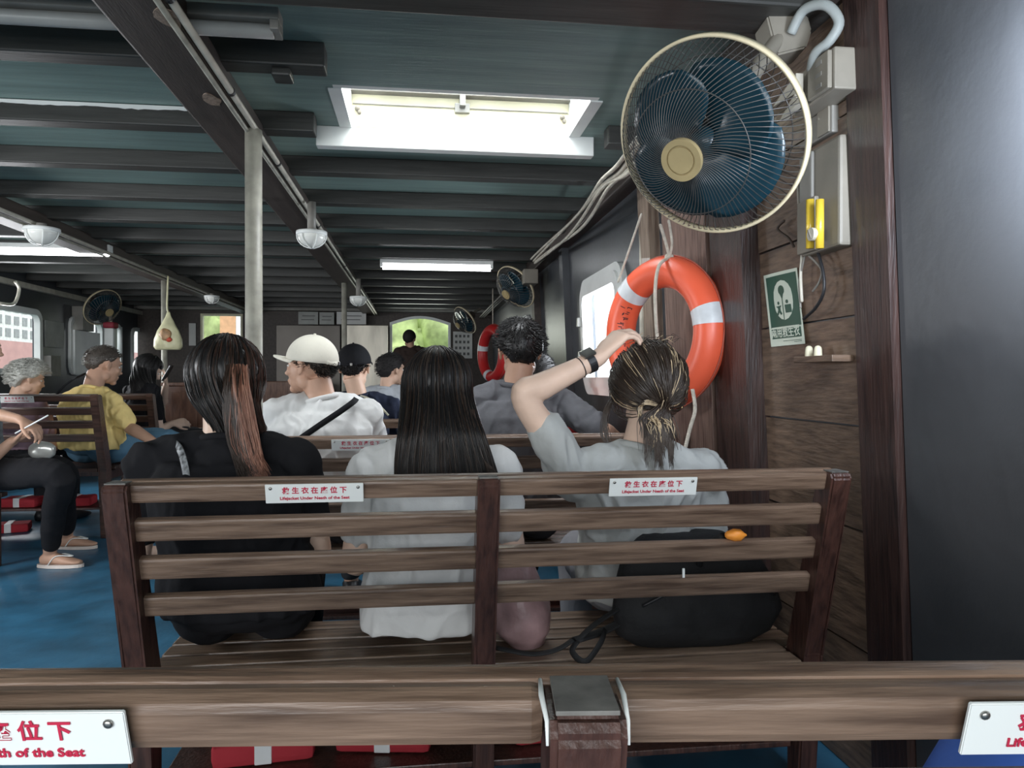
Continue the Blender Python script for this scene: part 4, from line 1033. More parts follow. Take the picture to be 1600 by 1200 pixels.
def person(label, pel, S, H, yaw=0, hyaw=None, hpitch=.05, hroll=0, s=1.0, sw=.185, girth=1.0, skinm=None, shirtm=None, pantm=None,
           arms=None, legs=None, voxel=.0045, sleeve=.62, fold=.005, group=None, cat='person', hem=.02, eyes=True, neckr=.052, shoem=None, seed=1, tuck=0, shtilt=0, long_pants=True, base_z=None):
    """pel: pelvis centre, S: mid shoulders, H: head centre, all world; arms: {side:(elbow,wrist,hand_dir,back_normal,curl)}; side -1 left, +1 right"""
    if hyaw is None: hyaw = yaw
    pel, S, H = V(pel), V(S), V(H)
    f = V((math.sin(yaw), math.cos(yaw), 0)); r = V((math.cos(yaw), -math.sin(yaw), 0)); up = V((0, 0, 1))
    if shtilt: r = (r + up * shtilt).normalized()
    root = thing('person', label, cat, (pel.x, pel.y, base_z if base_z is not None else max(0, pel.z - .5)), 0, group)
    spn = S - pel
    nb = S + up * .035 * s   # base of the neck
    T = headspace(H, hyaw, hpitch, hroll, s)
    skull = T @ V((0, -.03, -.055))
    b = bmesh.new()
    secs = [(-.06, .125, .085), (.02, .165, .115), (.20, .16, .11), (.42, .135, .098), (.66, .155, .108), (.84, .16, .10), (.97, .125, .075), (1.05, .07, .055)]
    def torso(bb, g=0, lo=-9, hi=9, wx=1.0, wy=1.0):
        sc_ = []
        for t, a, d_ in secs:
            if t < lo or t > hi: continue
            c = pel + spn * t - f * .012 * math.sin(PI * max(0, min(1, t)))
            sc_.append((c, r if t > .6 else V((math.cos(yaw), -math.sin(yaw), 0)), f, a * s * girth * wx + g, d_ * s * girth * wy + g))
        loft(bb, sc_, 32, 2.4)
    torso(b, -.014, wy=.9)
    sh = {}
    for sd in (-1, 1):
        sh[sd] = S + r * (sd * sw * s) - up * .028 * s
        tube(b, [S + up * .015 * s, S + r * (sd * sw * .55 * s) + up * .0, sh[sd]], [.040 * s, .042 * s, .043 * s], 16, round_cap=True)
    tube(b, [nb - up * .04, nb + (skull - nb) * .35, skull], [(neckr + .012) * s, neckr * s, neckr * s], 20)
    add_head(b, T)
    arms = arms or {}
    A_ = {}
    for sd in (-1, 1):
        if sd in arms and arms[sd] is None: continue
        a = arms.get(sd)
        if a is None:
            el = sh[sd] + r * sd * .05 * s + f * .07 * s - up * .26 * s; wr = el + f * .20 * s - r * sd * .10 * s - up * .04 * s
            a = (el, wr, f - r * sd * .3 - up * .2, up, .5)
        el, wr, hd, nm_, cu = V(a[0]), V(a[1]), V(a[2]), V(a[3]), a[4]; A_[sd] = a
        m1 = (sh[sd] + el) / 2
        circ_arm(b, [sh[sd], m1, el, el + (wr - el) * .25, wr], [.047 * s, .042 * s, .036 * s, .038 * s, .024 * s])
        fa = (wr - el).normalized()
        tube(b, [wr - fa * .05 * s, wr, wr + hd.normalized() * .01 * s], [.027 * s, .024 * s, .025 * s], 12, round_cap=True)
        add_hand(b, wr + hd.normalized() * .012, hd, nm_, sd * (1), cu, s)
    # legs
    L_ = {}
    if legs is None: legs = {}
    for sd in (-1, 1):
        if sd in legs and legs[sd] is None: continue
        if sd in legs: kn, an, fd = [V(x) for x in legs[sd]]
        else:
            kn = pel + r * sd * .11 + f * .42 * s - up * .01; an = V((kn.x, kn.y + .0, .08)) + f * .02; fd = f
        hip = pel + V((r.x, r.y, 0)) * sd * .09 * s - up * .0
        L_[sd] = (hip, kn, an, V(fd).normalized())
        circ_arm(b, [hip, hip + (kn - hip) * .5, kn, kn + (an - kn) * .35, an], [.082 * s, .072 * s, .054 * s, .052 * s, .034 * s])
        fd = V(fd).normalized(); tw = fd.cross(up).normalized()
        loft(b, [(an - fd * .05 - up * .045, tw, up, .022, .022), (an - fd * .02 - up * .035, tw, up, .032, .035), (an + fd * .04 - up * .04, tw, up, .034, .030), (an + fd * .11 - up * .052, tw, up, .042, .018), (an + fd * .15 - up * .058, tw, up, .038, .012), (an + fd * .175 - up * .06, tw, up, .022, .008)], 16, 2.2)
    o = link_mesh('body', remeshed(b, voxel, 4), skinm, root, True)
    o.data.transform(M.Translation(-V(root.location)))
    # shirt
    b = bmesh.new(); torso(b, .014, -.01 + hem, 1.0, 1.02, 1.08)
    rr = V((math.cos(yaw), -math.sin(yaw), 0))
    # loose hem block
    loft(b, [(pel + spn * (-.02 + hem) - f * .0, rr, f, (.178 * girth * s), (.13 * girth * s)), (pel + spn * .10, rr, f, .182 * s * girth, .132 * s * girth), (pel + spn * .4, rr, f, .166 * s * girth, .122 * s * girth), (pel + spn * .75, r, f, .170 * s * girth, .122 * s * girth), (pel + spn * .88, r, f, .165 * s * girth, .112 * s * girth)], 32, 2.5)
    for sd in (-1, 1):
        tube(b, [S + up * .012 * s, S + r * (sd * sw * .5 * s) + up * .008 * s, sh[sd] + r * sd * .004], [.060 * s, .062 * s, .060 * s], 18, round_cap=True)
        if sd in A_:
            el = V(A_[sd][0]); d_ = el - sh[sd]
            circ_arm(b, [sh[sd] - d_ * .05, sh[sd] + d_ * sleeve * .5, sh[sd] + d_ * sleeve], [.060 * s, .057 * s, .056 * s])
    tube(b, [nb - up * .06 * s, nb - up * .01 * s, nb + (skull - nb) * .09], [(neckr + .05) * s, (neckr + .030) * s, (neckr + .018) * s], 24)
    me = remeshed(b, max(voxel, .006) * 1.0, 10); folds(me, fold * s * 1.5, seed)
    o = link_mesh('shirt', me, shirtm, root, True); o.data.transform(M.Translation(-V(root.location)))
    b = bmesh.new(); cc = nb + (skull - nb) * .07; az_ = (skull - nb).normalized(); ax_ = rr; ay_ = az_.cross(ax_).normalized(); ax_ = ay_.cross(az_)
    torus(b, cc - V(root.location), (neckr + .011) * s, .0105 * s, ax_, ay_, 32, 10); new_obj('collar', b, shirtm, root, True)
    # trousers
    if pantm is not None:
        b = bmesh.new(); g = .010
        loft(b, [(pel + spn * t, rr, f, a * s * girth + g, d_ * s * girth + g) for t, a, d_ in ((-.12, .11, .07), (-.05, .145, .10), (.02, .168, .118), (.17, .160, .112))], 28, 2.4)
        for sd, (hip, kn, an, fd) in L_.items():
            if long_pants: circ_arm(b, [hip, hip + (kn - hip) * .5, kn, kn + (an - kn) * .4, an + (kn - an) * .12], [.098 * s, .087 * s, .068 * s, .060 * s, .050 * s])
            else: circ_arm(b, [hip, hip + (kn - hip) * .5, hip + (kn - hip) * .85], [.098 * s, .088 * s, .078 * s])
        me = remeshed(b, max(voxel, .007), 8); folds(me, .004, seed + 5, 8)
        o = link_mesh('trousers', me, pantm, root, True); o.data.transform(M.Translation(-V(root.location)))
    if shoem is not None:
        for sd, (hip, kn, an, fd) in L_.items():
            tw = fd.cross(up).normalized(); b = bmesh.new()
            loft(b, [(an - fd * .065 - up * .045, tw, up, .022, .03), (an - fd * .02 - up * .035, tw, up, .040, .045), (an + fd * .05 - up * .04, tw, up, .043, .038), (an + fd * .12 - up * .052, tw, up, .050, .026), (an + fd * .19 - up * .06, tw, up, .036, .016), (an + fd * .205 - up * .062, tw, up, .02, .010)], 18, 2.3)
            bmesh.ops.translate(b, verts=b.verts[:], vec=-V(root.location)); new_obj('shoe', b, shoem, root, True)
    if eyes:
        for sd in (-1, 1):
            b = bmesh.new(); ell(b, (sd * .031, .0720, .003), (.0135, .0120, .0065), sub=2); bmesh.ops.transform(b, matrix=M.Translation(-V(root.location)) @ T, verts=b.verts[:])
            e_ = new_obj('eye', b, mat('eye_white', (.7, .68, .65), .2), root, True)
            b = bmesh.new(); ell(b, (sd * .031, .0812, .003), (.0055, .0048, .0050), sub=2); bmesh.ops.transform(b, matrix=M.Translation(-V(root.location)) @ T, verts=b.verts[:])
            new_obj('iris', b, mat('eye_dark', (.02, .012, .008), .15), e_, True)
            b = bmesh.new(); tube(b, [(sd * .014, .088, .022), (sd * .03, .089, .027), (sd * .048, .078, .021)], [.002, .0032, .0015], 6); bmesh.ops.transform(b, matrix=M.Translation(-V(root.location)) @ T, verts=b.verts[:])
            new_obj('eyebrow', b, mat('brow_dark', (.02, .015, .012), .7), root, True)
    return dict(root=root, T=T, sh=sh, f=f, r=r, nb=nb, S=S, pel=pel, skull=skull, o=-V(root.location))

def lerp(a, b, t): return a + (b - a) * t
def sst(a, b, x):
    t = max(0, min(1, (x - a) / (b - a))); return t * t * (3 - 2 * t)
def hair_cap(P, m, th=.012, front=.052, side=-.005, back=-.075, scale=(1, 1, 1), name='hair', rough=.003, seed=0, c=(0, -.012, .022), rad=(.077, .097, .092), lump=0):
    """closed scalp shell whose rim sinks into the head along a hairline"""
    b = bmesh.new(); nu, nv = 64, 40; T = M.Translation(P['o']) @ P['T']; G = []
    for j in range(nv + 1):
        ph = PI * j / nv; row = []
        for i in range(nu):
            az = 2 * PI * i / nu; d = V((math.sin(ph) * math.sin(az), math.sin(ph) * math.cos(az), math.cos(ph)))  # az 0 = front
            ca = math.cos(az)
            line = lerp(side, front, sst(.05, .75, ca)) if ca > 0 else lerp(side, back, sst(.15, .85, -ca))
            p0 = V((c[0] + d.x * rad[0], c[1] + d.y * rad[1], c[2] + d.z * rad[2]))
            k = sst(line - .014, line + .020, p0.z + .014 * noise.noise(V((d.x * 16, d.y * 16, d.z * 2)) + V((seed, 0, 0))))
            t = th * k - .012 * (1 - k)
            t += k * (rough * noise.noise(V((d.x * 14, d.y * 14, d.z * 3)) + V((seed, 0, 0))) + lump * noise.noise(d * 2.2 + V((seed, 3, 0))))
            row.append(p0 + V((d.x * scale[0], d.y * scale[1], d.z * scale[2])) * t)
        G.append(row)
    top = b.verts.new(G[0][0]); bot = b.verts.new(G[-1][0]); R = [[b.verts.new(p) for p in row] for row in G[1:-1]]
    for i in range(nu): b.faces.new((top, R[0][i], R[0][(i + 1) % nu])); b.faces.new((bot, R[-1][(i + 1) % nu], R[-1][i]))
    for j in range(len(R) - 1):
        for i in range(nu): b.faces.new((R[j][i], R[j + 1][i], R[j + 1][(i + 1) % nu], R[j][(i + 1) % nu]))
    bmesh.ops.transform(b, matrix=T, verts=b.verts[:])
    return new_obj(name, b, m, P['root'], True)
def strands(P, name, paths, mats, r=.0011, local=True):
    """paths: list of (points, material index, radius factor); points are world"""
    b = bmesh.new(); mi = []
    for pts, k, q in paths:
        n0 = len(b.faces); n = len(pts)
        tube(b, pts, [r * q * (1 - .75 * (i / (n - 1)) ** 3) for i in range(n)], 4, caps=False)
        mi += [k] * ((n - 1) * 4)
    b.faces.ensure_lookup_table()
    for f_, k in zip(b.faces, mi): f_.material_index = k
    bmesh.ops.translate(b, verts=b.verts[:], vec=P['o'])
    me = bpy.data.meshes.new(name); b.to_mesh(me); b.free()
    return link_mesh(name, me, mats, P['root'], True)
def short_strands(P, n, m, L=.03, front=.05, side=-.0, back=-.07, seed=0, lift=.012, c=(0, -.012, .022), rad=(.077, .097, .092), th=.010, r=.0012, mi=None, zmax=9):
    random.seed(seed); out = []; T = P['T']
    while len(out) < n:
        d = V((random.gauss(0, 1), random.gauss(0, 1), random.gauss(.3, 1))).normalized(); ca = d.y / max(.001, math.hypot(d.x, d.y))
        line = lerp(side, front, sst(.05, .75, ca)) if ca > 0 else lerp(side, back, sst(.15, .85, -ca))
        p0 = V((c[0] + d.x * rad[0], c[1] + d.y * rad[1], c[2] + d.z * rad[2])) + d * th
        if p0.z < line + .012 or p0.z > zmax: continue
        crown = V((.02, -.45, .9)).normalized(); tg = (d - crown * d.dot(crown)); tg = tg.normalized() if tg.length > .05 else V((1, 0, 0))
        tg = (tg + V((random.uniform(-.4, .4), random.uniform(-.3, .3), random.uniform(-.2, .2)))).normalized()
        l = L * random.uniform(.6, 1.2); pts = [p0 - d * .004, p0 + tg * l * .4 + d * lift * .5, p0 + tg * l * .8 + d * lift * .5 - d * l * l * 2, p0 + tg * l * 1.15 + d * lift * .2 - d * l * l * 5]
        out.append(([T @ p for p in pts], (mi(d) if mi else 0), random.uniform(.7, 1.5)))
    strands(P, 'hair_strands', out, m, r)

H_matte = hairm('hair_matte_black', (.014, .012, .012), .75); H_black = hairm('hair_black', (.010, .009, .009)); H_brown = hairm('hair_brown_dark', (.028, .017, .012)); H_red = hairm('hair_reddish_brown', (.15, .062, .040), .42)
H_lred = hairm('hair_light_reddish', (.26, .13, .09), .45)
H_blond = hairm('hair_blond_streak', (.50, .38, .24), .45); H_grey = hairm('hair_white', (.50, .50, .46), .6); H_mid = hairm('hair_greying', (.075, .062, .052), .5); H_soft = hairm('hair_dark_brown', (.042, .031, .024), .42)
C_black = cloth('black_cloth', (.012, .012, .014)); C_white = cloth('white_cloth', (.66, .66, .65)); C_grey = cloth('heather_grey_cloth', (.40, .41, .40)); C_dgrey = cloth('slate_grey_cloth', (.20, .20, .215)); C_yel = cloth('yellow_cloth', (.86, .66, .27)); C_jean = cloth('blue_denim', (.10, .20, .29)); C_dark = cloth('charcoal_cloth', (.035, .036, .04)); C_navy = cloth('navy_cloth', (.02, .025, .045)); C_pink = cloth('mauve_cloth', (.30, .20, .24), .35); C_cap = cloth('ivory_cap_cloth', (.70, .67, .58))
def strap(P, pts, w_, m, name='strap', th=.003, n=8, nrm=None):
    q = smooth_path(pts, n); b = bmesh.new(); L = []
    for i, p in enumerate(q):
        t = (q[min(i + 1, len(q) - 1)] - q[max(i - 1, 0)]).normalized(); nn = V(nrm) if nrm is not None else -P['f']
        s_ = t.cross(nn).normalized(); L.append((p, s_, nn))
    rings = [[b.verts.new(p + s_ * w_ / 2 + nn * th), b.verts.new(p - s_ * w_ / 2 + nn * th), b.verts.new(p - s_ * w_ / 2 - nn * th), b.verts.new(p + s_ * w_ / 2 - nn * th)] for p, s_, nn in L]
    for i in range(len(rings) - 1):
        for j in range(4): b.faces.new((rings[i][j], rings[i + 1][j], rings[i + 1][(j + 1) % 4], rings[i][(j + 1) % 4]))
    b.faces.new(rings[0][::-1]); b.faces.new(rings[-1])
    bmesh.ops.translate(b, verts=b.verts[:], vec=P['o']); return new_obj(name, b, m, P['root'], True)

# falling long hair: surface over the head, then down
def fall(T, az, t, top, rad, c, zend, drift, wid, backy, seed=0, tuck=0):
    """az: -1..1 across the back (0 = straight back); t 0..1 crown to tip; returns world point"""
    A = az * 2.15; hd = .42
    if t < hd:
        ph = (t / hd) * 1.62
        d = V((math.sin(ph) * math.sin(A), -math.sin(ph) * math.cos(A), math.cos(ph)))
        return T @ V((c[0] + d.x * rad[0], c[1] + d.y * rad[1], c[2] + d.z * rad[2]))
    e = T @ V((c[0] + math.sin(1.62) * math.sin(A) * rad[0], c[1] - math.sin(1.62) * math.cos(A) * rad[1], c[2] + math.cos(1.62) * rad[2]))
    k = (t - hd) / (1 - hd); cen = T @ V((c[0], c[1], c[2]))
    x = lerp(e.x - cen.x, math.copysign(abs(math.sin(A)) ** .8, A) * wid, sst(0, 1, k)) + cen.x + drift[0] * k ** 1.3
    y = lerp(e.y, backy + .05 * (1 - math.cos(A)), sst(0, .55, k)) + drift[1] * k
    return V((x, y, lerp(e.z, zend, k)))
def long_hair(P, m_base, mats, n, zend, drift=(0, 0), wid=.13, backy=0, rad=(.090, .108, .102), c=(0, -.012, .022), seed=0, pick=None, r=.0013, clump=26, zj=.02, widf=None):
    T = P['T']; rnd = random.Random(seed); b = bmesh.new(); nu, nt = 72, 34
    def pt(az, t, q=1, w=0):
        p = fall(T, az, t, 0, [x * q for x in rad], c, zend, drift, wid, backy)
        g = .006 * noise.noise(V((az * 9, t * 1.3, seed))) + .0045 * noise.noise(V((az * 26, t * 1.2, seed + 3)))
        k = sst(.15, .6, t); cen = V((T.translation.x, T.translation.y, p.z)); dd = (p - cen); dd.z = 0
        p += dd.normalized() * g * (1 + 1.6 * k); 
        if widf: p = widf(p, az, t)
        return p
    A_ = [[b.verts.new(pt(-1 + 2 * i / nu, .004 + .996 * j / nt, .975)) for i in range(nu + 1)] for j in range(nt + 1)]
    B_ = []
    for j in range(nt + 1):
        row = []
        for i in range(nu + 1):
            p = A_[j][i].co.copy(); t = j / nt; cen = T @ V(c)
            if t > .42: cen = V((cen.x + drift[0] * ((t - .42) / .58) ** 1.3, cen.y + .03, p.z))
            row.append(b.verts.new(p + (cen - p).normalized() * .014))
        B_.append(row)
    for j in range(nt):
        for i in range(nu):
            b.faces.new((A_[j][i], A_[j][i + 1], A_[j + 1][i + 1], A_[j + 1][i])); b.faces.new((B_[j][i], B_[j + 1][i], B_[j + 1][i + 1], B_[j][i + 1]))
    for j in range(nt):
        for i in (0, nu): b.faces.new((A_[j][i], A_[j + 1][i], B_[j + 1][i], B_[j][i]))
    for i in range(nu):
        for j in (0, nt): b.faces.new((A_[j][i], A_[j][i + 1], B_[j][i + 1], B_[j][i]))
    bmesh.ops.translate(b, verts=b.verts[:], vec=P['o'])
    new_obj('hair', b, m_base, P['root'], True)
    out = []
    for k in range(n):
        cl = rnd.randrange(clump); az = max(-1, min(1, (cl + .5) / clump * 2 - 1 + rnd.gauss(0, 1.1 / clump))); t0 = rnd.choice((0, .02, .1, .2, .3)); zt = rnd.uniform(.93, 1.02)
        ph = rnd.uniform(0, 6); am = rnd.uniform(0, .004); lay = rnd.uniform(-.001, .004); pts = []
        cz = (cl + .5) / clump * 2 - 1
        for j in range(17):
            t = t0 + (zt - t0) * j / 16; a2 = lerp(az, cz + (az - cz) * .55, sst(.5, 1, t))
            p = pt(a2, min(t, 1.0)); 
            if t > 1: p.z -= (t - 1) * .4
            cen = V((T.translation.x, T.translation.y + .02, p.z)); dd = (p - cen)
            if t < .42: dd = p - (T @ V(c))
            else: dd.z = 0
            p += dd.normalized() * (lay + am * math.sin(ph + t * 7)); pts.append(p)
        out.append((pts, pick(az, rnd) if pick else 0, rnd.uniform(.7, 1.5)))
    strands(P, 'hair_strands', out, mats, r)
# ---------------------------------------------------------------- woman in black, long reddish brown hair
Yb = 2.0; SEAT = .35
def px_person(hx, hy, Yh, sx, sy, Ys, pxp, Yp, zp): return W(pxp, 700, Yp), W(sx, sy, Ys), W(hx, hy, Yh)
def PEL(px, Y, seat): 
    p = W(px, 800, Y); return V((p.x, Y, seat + .105))
P1 = person('woman in black top with dark hair turning reddish brown, left end of the bench', PEL(382, 2.0, .35), W(350, 712, 1.99), W(356, 598, 2.05), yaw=-.05, hyaw=.10, hpitch=.12,
            s=.97, girth=1.16, sw=.19, skinm=mat_skinC, shirtm=C_black, pantm=C_black, seed=1, fold=.005, shoem=mat_black)
def pk1(az, rnd):
    q = rnd.random() + .75 * az
    return 2 if q > .95 else (1 if q > .6 else 0)
T1 = P1['T']
hair_cap(P1, H_black, th=.018, front=.05, back=-.08, lump=.004)
long_hair(P1, H_black, [H_black, H_brown, hairm('hair_auburn', (.075, .034, .024), .45)], 1500, W(395, 742, 1.86).z + .10, drift=(.045, .03), wid=.062, backy=1.905, seed=4, pick=pk1, rad=(.094, .112, .106), clump=20)
# gathered reddish tail over the right of the back
rnd = random.Random(5); out = []
for k in range(780):
    q = rnd.random(); a0 = rnd.uniform(-1, 1); s_ = W(368 + 12 * a0 + rnd.gauss(0, 3), 574 + rnd.uniform(-6, 22), 1.925)
    mid = W(372 + 24 * a0, 640 + rnd.uniform(-10, 10), 1.885 + .02 * abs(a0)); lo = W(382 + 22 * a0 + rnd.gauss(0, 3), 695, 1.87 + .015 * abs(a0)); end = W(398 + 17 * a0 + rnd.gauss(0, 4), rnd.uniform(735, 762), 1.855)
    out.append((smooth_path([s_ + V((0, .012, 0)), (s_ + mid) / 2 - V((0, .004, 0)), mid, lo, end], 4), (0 if q < .62 else 2) if a0 > rnd.gauss(-.1, .35) else 1, rnd.uniform(.8, 1.6)))
strands(P1, 'hair_tail', out, [H_red, H_brown, H_lred], .0013)
b = bmesh.new(); c = W(366, 588, 1.925); tube(b, [c - RV * .007, c + RV * .007], .003, 8, round_cap=True); part('hair_clip', b, SCR, P1['root'], True)
strap(P1, [W(272, 690, 1.97), W(279, 698, 1.905), W(286, 715, 1.885), W(292, 745, 1.872), W(300, 800, 1.865), W(318, 860, 1.865)], .016, mat('patterned_strap_cloth', (.22, .23, .24), .5, var=.9, scale=90))
# ---------------------------------------------------------------- woman with long straight black hair
P2 = person('woman in white t-shirt with long straight black hair, middle of the bench', PEL(668, 1.99, .35), W(680, 722, 2.0), W(684, 612, 2.06), hyaw=-.04, hpitch=.10,
            s=.96, girth=1.0, sw=.18, skinm=mat_skinC, shirtm=C_white, pantm=C_navy, seed=2, fold=.006, shoem=mat_black, hem=-.15)
hair_cap(P2, H_black, th=.014, front=.05, back=-.08)
long_hair(P2, H_black, [H_black, H_brown, H_soft], 2000, W(690, 742, 1.87).z - .03, drift=(.02, .0), wid=.128, backy=1.865, seed=8, pick=lambda az, r_: 0 if r_.random() < .72 else (1 if r_.random() < .6 else 2), rad=(.092, .110, .103), clump=30)
out = []; rnd = random.Random(9)
for k in range(90):
    e = W(776 + rnd.uniform(-14, 0), 738 + rnd.uniform(-4, 3), 1.85); out.append((smooth_path([W(738 + rnd.uniform(-6, 3), 640, 1.93), W(747, 690, 1.88), W(756, 718, 1.865), e], 5), 1, 1))
strands(P2, 'hair_wisps', out, [H_black, H_brown], .0012)
# ---------------------------------------------------------------- woman with raised arm
SH3 = W(998, 728, 1.99); H3 = W(1012, 612, 2.05)
el = W(818, 618, 1.93); wr = W(934, 560, 1.97)
P3 = person('woman in grey t-shirt with streaked ponytail, left arm raised with hand on her head', PEL(1000, 2.13, .35), SH3, H3, yaw=.02, hyaw=.16, hpitch=.16,
            s=.99, girth=1.04, sw=.19, skinm=mat_skinC, shirtm=C_grey, pantm=C_dgrey, seed=3, fold=.0075, sleeve=.58, shoem=mat_black, hem=-.12,
            arms={-1: (el, wr, W(984, 507, 1.99) - wr, V((-.55, -.35, .8)), .85)})
T3 = P3['T']
hair_cap(P3, H_soft, th=.018, front=.05, side=-.02, back=-.065, rough=.006, lump=.010, seed=3)
rnd = random.Random(12); out = []
tie_l = V((.028, -.100, -.058)); tie = T3 @ tie_l
rad3 = (.104, .122, .118); c3 = V((0, -.012, .022))
for k in range(1700):
    A = rnd.uniform(-PI, PI); ph0 = rnd.uniform(.1, 1.35) if rnd.random() < .6 else rnd.uniform(1.0, 1.5)
    d0 = V((math.sin(ph0) * math.sin(A), math.sin(ph0) * math.cos(A), math.cos(ph0)))
    if d0.y > .3 and d0.z < .5: continue
    d1 = V((tie_l.x / rad3[0], (tie_l.y - c3.y) / rad3[1], (tie_l.z - c3.z) / rad3[2])).normalized()
    om = math.acos(max(-1, min(1, d0.dot(d1)))); lift = rnd.uniform(0, .010) + .008 * noise.noise(d0 * 3); pts = []
    for j in range(12):
        t = j / 11 * .97; d = (d0 * math.sin((1 - t) * om) + d1 * math.sin(t * om)) / max(.01, math.sin(om)); d.normalize()
        q = 1 + (lift * math.sin(PI * t) + .004 * math.sin(t * 9 + A * 5)) / .1
        pts.append(T3 @ (c3 + V((d.x * rad3[0], d.y * rad3[1], d.z * rad3[2])) * q))
    cl = noise.noise(V((A * 2.3, ph0 * 1.5, 4))); mi = 2 if (cl > .22 and rnd.random() < .55) else (1 if rnd.random() < .3 else 0)
    out.append((pts, mi, rnd.uniform(.8, 1.7)))
strands(P3, 'hair_strands', out, [H_soft, H_brown, H_blond], .0012)
out = []; out2 = []; out3 = []
for k in range(520):
    a0 = rnd.gauss(0, .45); st = tie + V((rnd.gauss(0, .007), rnd.uniform(-.012, .004), rnd.gauss(0, .010)))
    bl = rnd.random() < .10
    e = W(1034 + 24 * a0 + rnd.gauss(0, 3), rnd.uniform(655, 702) if bl else 730 - 45 * abs(math.sin(a0 * 4 + .6)) + rnd.uniform(-8, 12), 1.87)
    m1 = W(1028 + 20 * a0, 655 + rnd.uniform(-4, 4), 1.885)
    out.append((smooth_path([st, (st + m1) / 2 + V((0, -.012, .004)), m1, (m1 + e) / 2 + V((rnd.gauss(0, .004), -.006, 0)), e], 4), 2 if bl else (1 if rnd.random() < .3 else 0), rnd.uniform(.9, 1.7)))
for k in range(60):   # small blond loop beside the tie
    a = W(1000 + rnd.gauss(0, 2), 636, 1.9); out.append((smooth_path([tie, W(1012, 628 + rnd.gauss(0, 2), 1.885), a, W(1001 + rnd.gauss(0, 2), 655 + rnd.uniform(-6, 8), 1.89)], 4), 2 if rnd.random() < .6 else 0, 1.2))
for k in range(26):   # loose strands beside the face and crown
    a = W(948 + rnd.gauss(0, 3), 640, 2.02); out2.append((smooth_path([T3 @ V((-.075, .03, .02)), a, W(946 + rnd.gauss(0, 4), 680, 2.0), W(957 + rnd.gauss(0, 3), 702, 1.99)], 4), 0, .9))
for k in range(34):
    s_ = W(rnd.uniform(985, 1055), rnd.uniform(528, 545), 2.03); out2.append((smooth_path([s_, s_ + V((rnd.gauss(0, .015), -.01, rnd.uniform(.008, .022))), s_ + V((rnd.gauss(.0, .03), -.02, rnd.uniform(-.01, .015)))], 4), rnd.choice((0, 0, 2)), .7))
strands(P3, 'loose_hair', out2, [H_soft, H_brown, H_blond], .0012)
strands(P3, 'ponytail', out, [H_soft, H_brown, H_blond], .0013)
b = bmesh.new(); torus(b, tie, .013, .0045, V((1, 0, 0)), V((0, .5, .86)), 20, 8); part('hair_tie', b, mat_black, P3['root'], True)
# watch, thin band, earring
fa = (wr - el).normalized(); wc = wr - fa * .028
x_, y_ = frame_of(fa)
def ring_band(c, r0, w_, th, m, name, P):
    b = bmesh.new(); n = 32; k4 = [(r0, -w_), (r0 + th, -w_), (r0 + th, w_), (r0, w_)]
    R = [[b.verts.new(c + (x_ * math.cos(2 * PI * i / n) + y_ * math.sin(2 * PI * i / n)) * r + fa * h) for r, h in k4] for i in range(n)]
    for i in range(n):
        for j in range(4): b.faces.new((R[i][j], R[(i + 1) % n][j], R[(i + 1) % n][(j + 1) % 4], R[i][(j + 1) % 4]))
    return part(name, b, m, P['root'], False)
wb_ = ring_band(wc, .0265, .011, .003, mat_black, 'watch_band', P3)
b = bmesh.new(); cc = wc + V((-.25, -.55, .8)).normalized() * .031; zc = (cc - wc).normalized(); zc = (zc - fa * zc.dot(fa)).normalized(); obox(b, wc + zc * .032, fa, zc.cross(fa), zc, .036, .033, .010, .003); o = part('watch_case', b, SCR, P3['root'])
ring_band(wr - fa * .058, .0285, .0012, .0018, mat_black, 'thin_bracelet', P3)
b = bmesh.new(); ec = T3 @ V((.088, -.012, -.045)); torus(b, ec, .008, .0018, RV, UV, 20, 8); part('earring', b, mat('gold', (.8, .6, .3), .25, metal=1), P3['root'], True)

